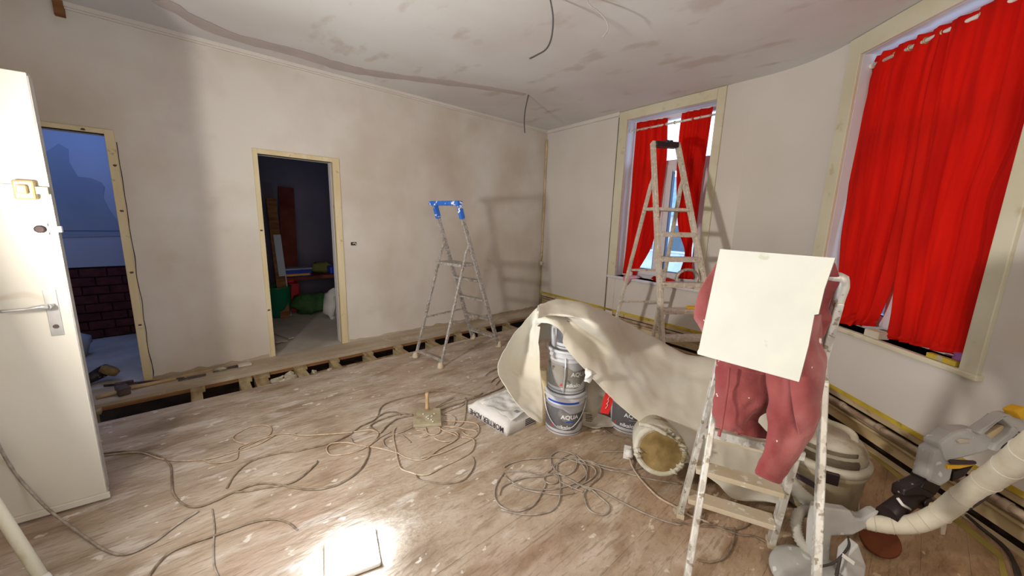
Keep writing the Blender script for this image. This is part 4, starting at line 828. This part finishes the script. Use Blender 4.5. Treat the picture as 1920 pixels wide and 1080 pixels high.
cable('arc_cord', [T1((1700, 570), (1715, 640), (1680, 720), (1600, 790), (1450, 820), (1300, 800), (1210, 780), (1180, 740))], .0042, 'cable_dark', 'dark cord arc at the front of the tan cable tangle')
cable('front_cord', [[(276, 1085), (295, 1058), (320, 1035), (360, 1018), (420, 998), (470, 980), (510, 973), (540, 980), (556, 993)]], .0055, 'cable_dark', 'dark cord arc on the bare floor left of the lit floor lamp')
cable('faint_cord', [[(398, 955), (402, 990), (400, 1020), (401, 1060), (412, 1085)]], .004, 'cable_grey', 'faint grey cord crossing the dark cord left of the floor lamp')
cable('wall_lead', [[(-10, 815, .52), (0, 840, .44), (20, 875, .30), (45, 908, .20), (80, 945, .10), (105, 967, .04), (150, 1000, .008), (200, 1033, .007), (240, 1038, .007), (290, 1015), (330, 985), (372, 958)]], .0062, 'cable_grey', 'spattered grey lead hanging in front of the white door leaf')
cable('coiled_cable', [T2_((1470, 275), (1350, 290), (1200, 275), (1050, 240), (900, 200), (740, 180), (560, 185), (400, 200), (270, 235), (215, 270)),
  T2_((245, 305), (380, 305), (480, 320), (590, 335), (700, 320), (760, 350), (900, 430), (1000, 480)),
  T2_((215, 320), (160, 400), (130, 490), (150, 580), (220, 640), (330, 665), (430, 640), (500, 590), (560, 490), (590, 420), (575, 370), (620, 330), (690, 345), (700, 400), (640, 420), (590, 400)),
  T2_((190, 650), (350, 690), (500, 695), (640, 660), (700, 600), (720, 520), (720, 400), (700, 330), (690, 260), (740, 190), (830, 145), (900, 190), (960, 250), (960, 320), (880, 400), (700, 460), (560, 470), (400, 450), (280, 400), (220, 340)),
  T2_((640, 250), (640, 170), (700, 125), (780, 130), (850, 160), (870, 200), (865, 270), (820, 320), (750, 340), (680, 300), (650, 240)),
  T2_((170, 520), (200, 450), (300, 395), (420, 360), (560, 350), (680, 330), (760, 350), (900, 430), (1080, 480), (1250, 570), (1450, 670), (1650, 750), (1800, 790)),
  T2_((720, 400), (850, 460), (930, 490)), T2_((720, 330), (850, 400), (1000, 470), (1080, 540), (1150, 600), (1165, 650), (1120, 695), (1050, 690), (980, 650), (945, 570), (940, 500), (1000, 420), (1080, 350), (1085, 290), (1050, 240), (960, 200)),
  T2_((850, 500), (730, 515), (600, 505), (450, 480), (300, 430)), T2_((820, 460), (960, 400), (1040, 330), (1020, 270), (940, 240), (860, 220), (800, 200)), T2_((600, 330), (680, 250), (760, 200), (860, 195), (930, 260), (960, 330), (940, 400), (860, 460)), T2_((1000, 235), (1150, 290), (1330, 325), (1500, 370), (1800, 420)), T2_((1090, 125), (1250, 130), (1420, 128))], .0048, 'cable_grey', 'grey-brown cable coiled in a loose heap in the middle of the floor')
t = thing('mains_plug', fl(1176, 852), 'white mains plug with its lead beside the crusted bucket', 'plug')
MB().box(fl(1176, 848, .035), (.05, .045, .05), (.8, .4, .3)).blob(fl(1180, 850, .04), (.032, .03, .03), 2, 10, .2).build('plug_body', 'rubber_white', t)
MB().tube([fl(1188, 850, .045), fl(1196, 851, .045)], .006, 8).build('pin', 'steel', t)
MB().tube(spline([fl(1178, 856, .03), fl(1182, 864, .02), fl(1186, 876, .008), fl(1200, 897, .007), fl(1225, 924, .007), fl(1242, 937, .007), fl(1268, 951, .007), fl(1292, 966, .007), fl(1330, 980, .007)], 5), .0058, 8).build('lead', 'cable_tan', t)
o = cable('bucket_lead', [[(1130, 802), (1150, 815), (1180, 821), (1196, 826)]], .005, 'cable_dark', 'short dark cord passing in front of the single bucket')
cable('under_ladder_cord', [[(1260, 975), (1300, 985), (1345, 988), (1380, 992), (1400, 985), (1406, 978)], [(1290, 960), (1330, 982), (1385, 1002), (1412, 1005), (1440, 1018), (1475, 1040)], [(1378, 990), (1374, 1020), (1358, 1045), (1332, 1054), (1310, 1050)], [(1300, 984), (1318, 975), (1322, 962)]], .0048, 'cable_dark', 'dark cord lying under the near ladder treads')
cable('short_lead', [[(910, 705, .012), (918, 698, .012), (930, 692, .012), (940, 690, .012)], [(920, 718), (928, 710), (940, 704)], [(930, 722), (938, 712), (946, 702)]], .005, 'cable_dark', 'short dark lead ends left of the paper sheet')
# ceiling cables
def wire(name, pts, r, m, label):
    ps = spline(pts, 6); tag(MB().tube(ps, r, 6).build(name, m, loc=pts[0]), label, 'cable')
a = fl(1028, -14, ZC); ka = (a-CAM).dot(CF); wire('ceiling_cable', [a]+[at(x, yy, ka-.02*i) for i, (x, yy) in enumerate(((1033, 5), (1037, 35), (1034, 70), (1024, 92), (1005, 104), (993, 110)))], .0055, 'wire_grey', 'dark cable hanging from the middle of the ceiling')
a = fl(1098, -14, ZC); ka = (a-CAM).dot(CF); wire('ceiling_cable', [a]+[at(x, yy, ka+.02*i) for i, (x, yy) in enumerate(((1104, 8), (1122, 22), (1136, 38), (1140, 55), (1130, 70)))], .005, 'wire_white', 'pale cable hanging from the ceiling right of the dark one')
a = fl(991, 178, ZC); ka = (a-CAM).dot(CF); wire('ceiling_cable', [a]+[at(x, yy, ka) for x, yy in ((987, 195), (984, 212), (983, 230), (984, 249))], .007, 'wire_grey', 'short dark cable hanging from the ceiling near the far corner')
# ================================================================== LAMPS
t = thing('floor_work_light', LED, 'lit square work light lying face up on the floor', 'work light')
Xl = (fl(697, 1003)-fl(617, 1030)).normalized(); cl_ = (fl(697, 1003)+fl(617, 1030)+fl(707, 1062)+fl(618, 1092))/4
MB().box(cl_+Zv*.012, (.215, .20, .022), Xl).build('housing', 'rubber_white', t, bevel=.008); MB().box(cl_+Zv*.031, (.20, .183, .014), Xl).build('light_panel', 'led', t)
t = thing('tripod_work_light', (LAMP.x, LAMP.y, 0), 'tripod work light standing just left of the picture near the white door leaf', 'work light')
MB().box(LAMP-Vector((.03, 0, 0)), (.045, .26, .2), (1, .33, 0)).build('housing', 'tool_yellow', t, bevel=.01); MB().box(LAMP-Vector((.002, 0, 0)), (.006, .22, .17), (1, .33, 0)).build('light_panel', 'led2', t)
top_ = LAMP-Vector((.03, 0, .12)); hub = Vector((LAMP.x-.03, LAMP.y, .62))
MB().tube([top_+Zv*.02, hub-Zv*.25], .014, 10).build('pole', 'cream', t)
MB().lathe([(.03, -.03), (.03, .03)], hub, n=12).build('hub', 'black_plastic', t)
for ft in (Vector((-1.02, 2.02, 0)), Vector((-1.2, 1.6, 0)), Vector((-.70, 1.32, 0))):
    MB().tube([hub, ft+Zv*.014], .013, 10).build('leg', 'cream', t)
rr_ = ray(-200, 649); top_ = CAM+rr_*(2.56/rr_.y); ft = fl(90, 1102, .02)
t = thing('extension_pole', ft, 'pale round extension pole slanting across the lower left corner of the picture', 'pole')
MB().tube([ft.lerp(top_, .03), top_], .019, 14).build('shaft', 'cream', t); MB().lathe([(.021, -.03), (.023, -.02), (.023, .03), (.012, .04)], ft.lerp(top_, .02), (ft-top_), 14).build('end_cap', 'rubber_white', t)

# ================================================================== VACUUM
class SMB(MB):
    def build(s, *a, **k):
        s.v = [VC+(p-VC)*.86 for p in s.v]; return MB.build(s, *a, **k)
VC = Vector((2.42, .20, 0)); t = thing('site_vacuum', VC, 'dusty drum vacuum cleaner standing behind the near ladder', 'vacuum cleaner')
SMB().lathe([(.17, .04), (.19, .05), (.205, .30), (.215, .31), (.215, .335), (.2, .34)], VC, n=36).build('drum', 'vac', t)
SMB().lathe([(.2, .335), (.222, .34), (.224, .375), (.21, .385), (.20, .39)], VC, n=36).build('clamp_ring', 'vac_top', t)
SMB().lathe([(.20, .385), (.195, .44), (.165, .485), (.12, .505), (.02, .51)], VC, n=32).build('motor_head', 'vac_top', t)
vf = (CAM-VC); vf.z = 0; vf.normalize(); vs_ = Vector((-vf.y, vf.x, 0))
SMB().grid([[VC+(vf*math.cos(a*.1)+vs_*math.sin(a*.1)).normalized()*(.2035 if z < .44 else .185)+Zv*z for a in range(-9, 10)] for z in (.392, .42, .445, .475)]).build('dark_window', 'vac_dark', t, solid=.004)
SMB().tube(spline([VC+vs_*.13+Zv*.47, VC+vs_*.11+Zv*.535, VC+vs_*.05+Zv*.56, VC-vs_*.05+Zv*.56, VC-vs_*.11+Zv*.535, VC-vs_*.13+Zv*.47], 5), .02, 8, squash=.6).build('carry_handle', 'vac_top', t)
for sg in (-.25, 1.0): 
    d = (vf*math.cos(sg)-vs_*math.sin(sg)).normalized(); SMB().box(VC+d*.225+Zv*.335, (.03, .06, .07), d).build('latch', 'black_clean', t, bevel=.004)
SMB().box(VC+(vf-vs_*.35).normalized()*.208+Zv*.25, (.008, .14, .03), (vf-vs_*.35).normalized()).build('name_plate', 'ink', t)
SMB().tube([VC-vs_*.0+Vector((.1, .17, .44)), VC+Vector((.14, .2, .44))], .02, 8).build('cord_hook', 'vac_dark', t)
SMB().tube(spline([VC-Vector((-.14, .15, -.33)), VC-Vector((-.15, .17, -.2)), VC-Vector((-.13, .19, -.08)), VC-Vector((-.12, .2, -.01))], 5), .005, 6).build('power_lead', 'hose', t)
for a in (0, 1.57, 3.14, 4.71): SMB().lathe([(.024, -.012), (.03, 0), (.024, .012)], VC+Vector((.16*math.cos(a), .16*math.sin(a), .03)), (math.sin(a), math.cos(a), 0), 12).build('castor', 'black_plastic', t)
# taped hose
t = thing('vacuum_hose', fl(1560, 980), 'cream tape-wrapped vacuum hose sweeping to the right', 'hose')
hp = [at(1470, 855, 1.86), at(1478, 895, 1.80), at(1505, 930, 1.74), at(1545, 955, 1.70), at(1590, 970, 1.66), at(1625, 978, 1.62)]
P1 = spline(hp, 12); MB().tube(P1, [.032+.0020*((i % 2)*2-1) for i in range(len(P1))], 14).build('ribbed_section', 'hose_grey', t)
hp = [at(1622, 977, 1.625), at(1665, 984, 1.58), at(1715, 982, 1.54), at(1758, 965, 1.50), at(1800, 935, 1.42), at(1845, 905, 1.33), at(1890, 875, 1.22), at(1940, 835, 1.10), at(1995, 802, 1.02), at(2110, 745, .95), at(2300, 800, .85), Vector((1.7, -1.05, .45)), Vector((1.45, -1.15, .07)), Vector((1.1, -1.1, .045))]
P2 = spline(hp, 8); MB().tube(P2, [.034+.006*i/len(P2)+.0018*abs(noise.noise(Vector((i*.5, 0, 0)))) for i in range(len(P2))], 16).build('taped_section', 'hose', t)
for i in (4, 9, 15, 19, 25, 33, 41, 48, 54):
    qq = (.034+.006*i/len(P2))/.044; p = P2[min(i, len(P2)-2)]; d = (P2[min(i+1, len(P2)-1)]-P2[i]).normalized(); MB().lathe([(.0448*qq, -.0015), (.0475*qq, 0), (.0448*qq, .0015)], p, (d+Vector((.1, .2, .3))*(rnd.random()-.5)).normalized(), 18).build('tape_edge', 'bag_beige', t)
MB().tube(spline([at(1785, 968, 1.47), at(1830, 945, 1.37), at(1880, 905, 1.27), at(1925, 865, 1.18)], 5), .006, 6).build('strapped_lead', 'cable_black', t)
MB().poly(A((1765, 960, 1.50), (1778, 968, 1.49), (1772, 1003, 1.53), (1764, 1002, 1.54)), CF*.004).build('tape_tail', 'hose', t)
# drill-like power tool
t = thing('cordless_tool', at(1760, 860, 1.7), 'grey power tool with black nozzle leaning above the taped hose', 'power tool')
kx = -CF*.07
def slab(nm, pts, k_, th, m, par=None, bv=.012):
    ps = [at(x, yy, k_) for x, yy in pts]; o = MB().poly(ps, CF*th).build(nm, m, par or t, bevel=bv); return o
body_ = slab('body', [(1762, 832), (1790, 812), (1815, 806), (1840, 806), (1868, 826), (1868, 843), (1845, 850), (1800, 862), (1775, 868), (1768, 850)], 1.60, .075, 'tool_grey')
slab('neck', [(1752, 845), (1772, 836), (1792, 866), (1784, 902), (1765, 914), (1738, 902), (1742, 890)], 1.61, .07, 'tool_grey')
slab('collar', [(1740, 893), (1766, 912), (1755, 930), (1728, 916)], 1.615, .065, 'black_clean', bv=.006)
slab('motor_grille', [(1697, 918), (1735, 900), (1757, 928), (1745, 938), (1752, 945), (1730, 956), (1708, 952), (1695, 935)], 1.62, .06, 'black_plastic', bv=.008)
nz = MB().tube([at(1722, 925, 1.66), at(1695, 942, 1.63), at(1662, 966, 1.58)], [.037, .037, .037], 20); nz.build('nozzle', 'black_clean', t)
MB().tube([at(1683, 934, 1.585), at(1692, 946, 1.575), at(1706, 955, 1.585)], .006, 8).build('white_ring', 'rubber_white', t)
MB().lathe([(.011, 0), (.026, .002), (.026, .012), (.011, .014)], at(1747, 947, 1.60), CF, 16).build('knob', 'black_clean', t); MB().lathe([(.013, -.002), (.013, .004)], at(1747, 947, 1.60), CF, 16).build('knob_centre', 'tool_yellow', t)
slab('handle_bar', [(1834, 812), (1888, 777), (1902, 776), (1932, 800), (1925, 816), (1900, 804), (1893, 797), (1880, 785), (1842, 818)], 1.58, .05, 'tool_grey', bv=.006)
slab('handle_grip', [(1868, 832), (1893, 812), (1902, 796), (1914, 806), (1905, 818), (1882, 836), (1872, 848), (1862, 846)], 1.58, .05, 'tool_grey', bv=.006)
slab('grip_pad', [(1840, 822), (1880, 797), (1893, 806), (1890, 815), (1860, 832), (1848, 832)], 1.605, .02, 'oldboard', bv=.004)
slab('trigger', [(1874, 842), (1905, 812), (1920, 806), (1920, 812), (1882, 842)], 1.60, .02, 'black_plastic', bv=.003)
lb = slab('brand_strip', [(1782, 866), (1786, 863), (1830, 865), (1832, 869), (1829, 871), (1785, 871)], 1.59, .01, 'ink', bv=.001)
slab('yellow_trim', [(1778, 872), (1830, 872), (1800, 879), (1778, 880)], 1.60, .03, 'tool_yellow', bv=.002)
slab('under_block', [(1788, 884), (1828, 872), (1808, 894), (1786, 904)], 1.62, .05, 'black_clean', bv=.004)
slab('side_lug', [(1796, 826), (1802, 823), (1822, 825), (1820, 831), (1800, 832)], 1.59, .03, 'bag_beige', bv=.003)
MB().tube(spline([at(1880, 864, 1.62), at(1900, 869, 1.6), at(1930, 876, 1.56)], 4), .009, 8).build('tool_lead', 'cable_black', t)
slab('yellow_cap', [(1905, 772), (1925, 762), (1930, 790), (1915, 786)], 1.55, .05, 'tool_yellow', bv=.008)
# long reach sander head on the floor
t = thing('sanding_tool', fl(1560, 1060), 'grey wall sander with a round brown pad lying by the near ladder', 'sander')
pc = at(1648, 1022, 1.70); 
if pc.z < .07: pc.z = .07
ax2 = ((CAM-pc).normalized()*.75+Zv*.15+CX*.12).normalized()
MB().lathe([(.068, -.03), (.072, -.012), (.070, 0), (.066, .003)], pc, ax2, 28).build('pad_housing', 'tool_pad', t); MB().lathe([(.065, .002), (.061, -.012), (.02, -.014)], pc, ax2, 28).build('pad', 'tool_pad', t)
P3 = spline([at(1530, 968, 1.66), at(1575, 972, 1.65), at(1610, 975, 1.64)], 4)
slab('arm', [(1535, 950), (1596, 958), (1604, 972), (1620, 974), (1640, 962), (1652, 958), (1628, 990), (1600, 1004), (1560, 1006), (1556, 1060), (1524, 1068), (1528, 990)], 1.60, .05, 'tool_grey', bv=.008)
pts = [at(1520, 955, 1.70), at(1500, 962, 1.70), at(1492, 985, 1.69), at(1500, 1012, 1.67), at(1518, 1035, 1.64)]; P4 = spline(pts, 9)
MB().tube(P4, [.020+.005*(i % 2) for i in range(len(P4))], 12).build('bellows_hose', 'hose_grey', t)
dc = fl(1530, 1090, .02); MB().lathe([(.16, -.01), (.165, .0), (.16, .02), (.13, .035), (.03, .04)], dc, (0, 0, 1), 32).build('base_disc', 'tool_grey', t)
slab('gear_box', [(1590, 1040), (1610, 1020), (1625, 1062), (1622, 1085), (1585, 1085)], 1.50, .05, 'tool_grey', bv=.006)
MB().beam(at(1578, 1040, 1.50), at(1600, 1056, 1.49), .014, .01, CX).build('lever', 'rubber_white', t)
MB().tube(spline([at(1540, 1062, 1.50), at(1562, 1056, 1.50), at(1580, 1040, 1.50), at(1592, 1022, 1.52), at(1590, 1006, 1.55)], 4), .005, 6).tube(spline([at(1575, 1045, 1.50), at(1572, 1060, 1.49), at(1568, 1080, 1.47)], 4), .006, 6).build('lead', 'cable_black', t)
cable('bay_cable', [[(1812, 966), (1840, 990), (1868, 1012), (1886, 1030), (1905, 1060), (1915, 1095)], [(1862, 1008), (1880, 1022), (1897, 1045), (1908, 1085)]], .009, 'cable_black', 'thick black cable curving along the yellow floor edge at right')

# ================================================================== CURTAINS
def curtain(name, F, fw_, rows, d, nf, label, seed, amp=.022, depthf=None, loose=0):
    R_ = []
    for a, b in rows:
        pa = a if len(a) == 3 else (*fw_(a[0], a[1], d), 1); pb = b if len(b) == 3 else (*fw_(b[0], b[1], d), 1)
        R_.append((Vector((pa[0], pa[1], 0)), Vector((pb[0], pb[1], 0))))
    La = spline([p for p, q_ in R_], 8); Lb = spline([q_ for p, q_ in R_], 8); n = nf*16; G = []
    for i in range(len(La)):
        v = i/(len(La)-1); r_ = []
        for j in range(n+1):
            u = j/n; uu = u+.012*noise.noise(Vector((u*6, v*2.5, seed)))
            s = La[i].lerp(Lb[i], uu); ph = 2*PI*nf*(u+.14*noise.noise(Vector((u*2.5, seed, v*.5))))
            aa = amp*(.75+.5*noise.noise(Vector((u*4, v*1.4, seed*2))))
            dd = d+aa*(.75*math.sin(ph)+.22*math.sin(2.7*ph+seed+v)-.25*abs(math.sin(.5*ph+seed)))+.010*noise.noise(Vector((u*7, v*6, seed)))
            if v > .93: dd += .02*noise.noise(Vector((u*12, v*30, seed)))
            r_.append(F(s.x, s.y, dd))
        G.append(r_)
    c = F(*[(La[-1].lerp(Lb[-1], .5)).x, (La[-1].lerp(Lb[-1], .5)).y], d)
    o = MB().grid(G).build(name, 'red_cloth', loc=c, solid=.0015); return tag(o, label, 'curtain')
curtain('curtain', WA, wa, [((1194, 230), (1252, 221)), ((1189, 290), (1250, 290)), ((1184, 350), (1243, 350)), ((1179, 410), (1234, 410)), ((1173, 470), (1220, 465)), ((1167, 512), (1190, 516))], .075, 4, 'red curtain at the left side of the far window', 1)
curtain('curtain', WA, wa, [((1279, 212), (1339, 200)), ((1273, 260), (1330, 255)), ((1269, 320), (1320, 320)), ((1269, 380), (1312, 380)), ((1272, 430), (1305, 430)), ((1284, 475), (1298, 475)), ((1270, 522), (1302, 524))], .075, 4, 'red curtain at the right side of the far window', 2)
curtain('curtain', WC, wc, [((1644, 105), (1775, 45)), ((1622, 150), (1757, 110)), ((1612, 220), (1745, 170)), ((1598, 300), (1730, 260)), ((1586, 390), (1708, 380)), ((1577, 460), (1690, 455)), ((1572, 520), (1672, 525)), ((1567, 575), (1650, 585)), ((1564, 606), (1634, 612))], .07, 4, 'wide red curtain on the left of the near bay window', 3, .030)
sr, zr = wc(1920, 60, .06)
curtain('curtain', WC, wc, [((1768, 48), (1.640, 2.70, 1)), ((1752, 110), (1.650, 2.40, 1)), ((1738, 170), (1.653, 2.15, 1)), ((1724, 260), (1.655, 1.95, 1)), ((1704, 380), (1888, 360)), ((1690, 455), (1868, 450)), ((1682, 520), (1850, 520)), ((1675, 580), (1830, 590)), ((1668, 620), (1818, 640)), ((1664, 634), (1806, 670))], .06, 4, 'wide red curtain on the right of the near bay window', 4, .030)
# hems lying on the sills
o = MB().grid(cloth([[WC(s, .775+.05*k2, .0+.05*k2) for s in (.62, .7, .78, .86, .92)] for k2 in (0, 1, 2)], amp=.022, fs=22, seed=2)).build('curtain_hem', 'red_cloth', bpy.data.objects['curtain.002'], solid=.004, subd=1)
# rods
for F, O, nm, lab_, z in ((WA, OA, 'rodA', 'white curtain rod across the far window', 2.655), (WC, OC, 'rodC', 'white curtain rod across the near bay window', 2.675)):
    t = thing('curtain_rod', F(O[0], z, .07), lab_, 'curtain rod')
    MB().tube([F(O[0]+.012, z, .07), F(O[1]-.012, z, .07)], .0125, 12).build('rod', 'rubber_white', t)
    for s in (O[0]+.01, O[1]-.01): MB().lathe([(.022, -.012), (.022, .012)], F(s, z, .07), F(1, 0)-F(0, 0), 14).build('end_bracket', 'rubber_white', t)
    for i in range(10):
        s = O[0]+.09+i*(O[1]-O[0]-.18)/9; MB().lathe([(.014, -.004), (.02, -.004), (.02, .004), (.014, .004), (.014, -.004)], F(s, z, .07), F(1, 0)-F(0, 0), 14, cap=False).build('eyelet', 'brass', t)
# sill items, far window
s, z = wa(1181, 516, .04); o = MB().lathe([(.028, 0), (.03, .004), (.03, .075), (.012, .08)], WA(s, OA[2]+.001, .05), n=20).build('paper_roll', mat('pink white paper', (.72, .58, .55)), loc=WA(s, OA[2], .05)); tag(o, 'small pink-white roll standing on the far window sill', 'roll')
o = MB().grid(cloth([[WA(1.66, .79, .06), WA(1.76, .80, .07), WA(1.88, .785, .08)], [WA(1.68, .775, .0), WA(1.78, .785, -.01), WA(1.90, .775, .02)], [WA(1.70, .76, -.045), WA(1.77, .74, -.05), WA(1.85, .765, -.042)], [WA(1.73, .70, -.05), WA(1.76, .665, -.052), WA(1.79, .70, -.05)]], amp=.012, fs=14, seed=9)).build('pink_rag', 'pink_cloth', loc=WA(1.75, .77, 0), solid=.003, subd=1); tag(o, 'pale pink rag hanging over the far window sill', 'rag')
o = MB().blob(WA(2.22, .80, .05), (.07, .14, .035), 7, 14, .5).build('red_cloth_heap', 'red_cloth', loc=WA(2.22, .765, .05)); tag(o, 'heap of dark red cloth on the far window sill', 'cloth')
# sill items, bay window
s, z = wc(1640, 617, .0)
t = thing('cardboard_box', WC(s, OC[2], .06), 'small beige carton on the bay window sill between the curtains', 'box')
bx_ = MB(); wallblock(bx_, WC, s-.06, s+.05, OC[2], OC[2]+.045, -.012, .06); bx_.build('carton', 'bag_beige', t, bevel=.002); bx_ = MB(); wallblock(bx_, WC, s-.055, s+.045, OC[2]+.045, OC[2]+.05, -.008, .055); bx_.build('carton_top', 'oldboard', t)
t = thing('spirit_level', WC(1.52, OC[2], 0), 'short yellow level lying on the bay window sill at right', 'level')
bx_ = MB(); wallblock(bx_, WC, 1.49, 1.645, OC[2]+.002, OC[2]+.03, -.02, .012); bx_.build('level_body', 'yellow', t, bevel=.002); bx_ = MB(); wallblock(bx_, WC, 1.55, 1.58, OC[2]+.006, OC[2]+.034, -.022, -.015); bx_.build('vial', 'vac', t)
o = MB().blob(WC(1.60, OC[2]+.04, .06), (.04, .04, .03), 3, 12, .5).build('purple_cloth', mat('mauve cloth', (.25, .08, .25)), loc=WC(1.6, OC[2], .06)); tag(o, 'small mauve cloth bundle in the lower right corner of the bay window', 'cloth')

# ================================================================== OUTSIDE
struct('street_ground', MB().cube(6, 60, -50, 30, -3.4, -3.3), 'street')
def house(name, c, w_, h_, label, m='facade'):
    t = thing(name, c, label, 'house'); c = Vector(c)
    MB().box(c+Zv*(h_/2), (5, w_, h_)).build('walls', m, t)
    MB().poly([c+Vector((-2.7, -w_/2, h_)), c+Vector((2.7, -w_/2, h_)), c+Vector((0, -w_/2, h_+2))], (0, w_, 0)).build('roof', 'slate', t)
    nw = int(w_/1.6)
    for i in range(nw):
        for z in (1.2, 3.6):
            if z+1 > h_: continue
            p = c+Vector((-2.5, -w_/2+.8+i*1.6, z)); wf = MB().box(p+Zv*.6, (.12, .95, 1.3)).build('window', 'pvc', t); MB().box(p+Vector((-.07, 0, .6)), (.03, .8, 1.12)).build('pane', 'window_dark', wf)
house('terraced_house', (19, 9.5, -3.3), 9, 5.2, 'pale house seen across the street through the far window')
house('terraced_house', (24, 1, -3.3), 8, 4.6, 'lower pale house further right outside the far window')
for i in range(9):
    c = Vector((12.2+rb.uniform(-.6, .6), 10.5-i*1.45, -2.5+rb.uniform(-.15, .15))); t = thing('garden_shrub', (c.x, c.y, -3.3), 'green shrub in the row outside the far window', 'shrub', 'shrubs outside the far window')
    MB().blob(c, (.55, .6, .9+rb.uniform(-.1, .2)), i, 16, .35, True).build('foliage', 'leaf', t); MB().tube([(c.x, c.y, -3.3), c], .05, 6).build('stem', 'brownwood', t)
fe = thing('street_railing', (9.5, 4, -3.3), 'low dark railing outside the far window', 'railing')
for i in range(28): MB().box((9.5, -1+i*.32, -2.6), (.05, .05, 1.1)).build('baluster', 'slate', fe)
MB().box((9.5, 3.5, -2.05), (.08, 9.5, .08)).build('top_rail', 'slate', fe)
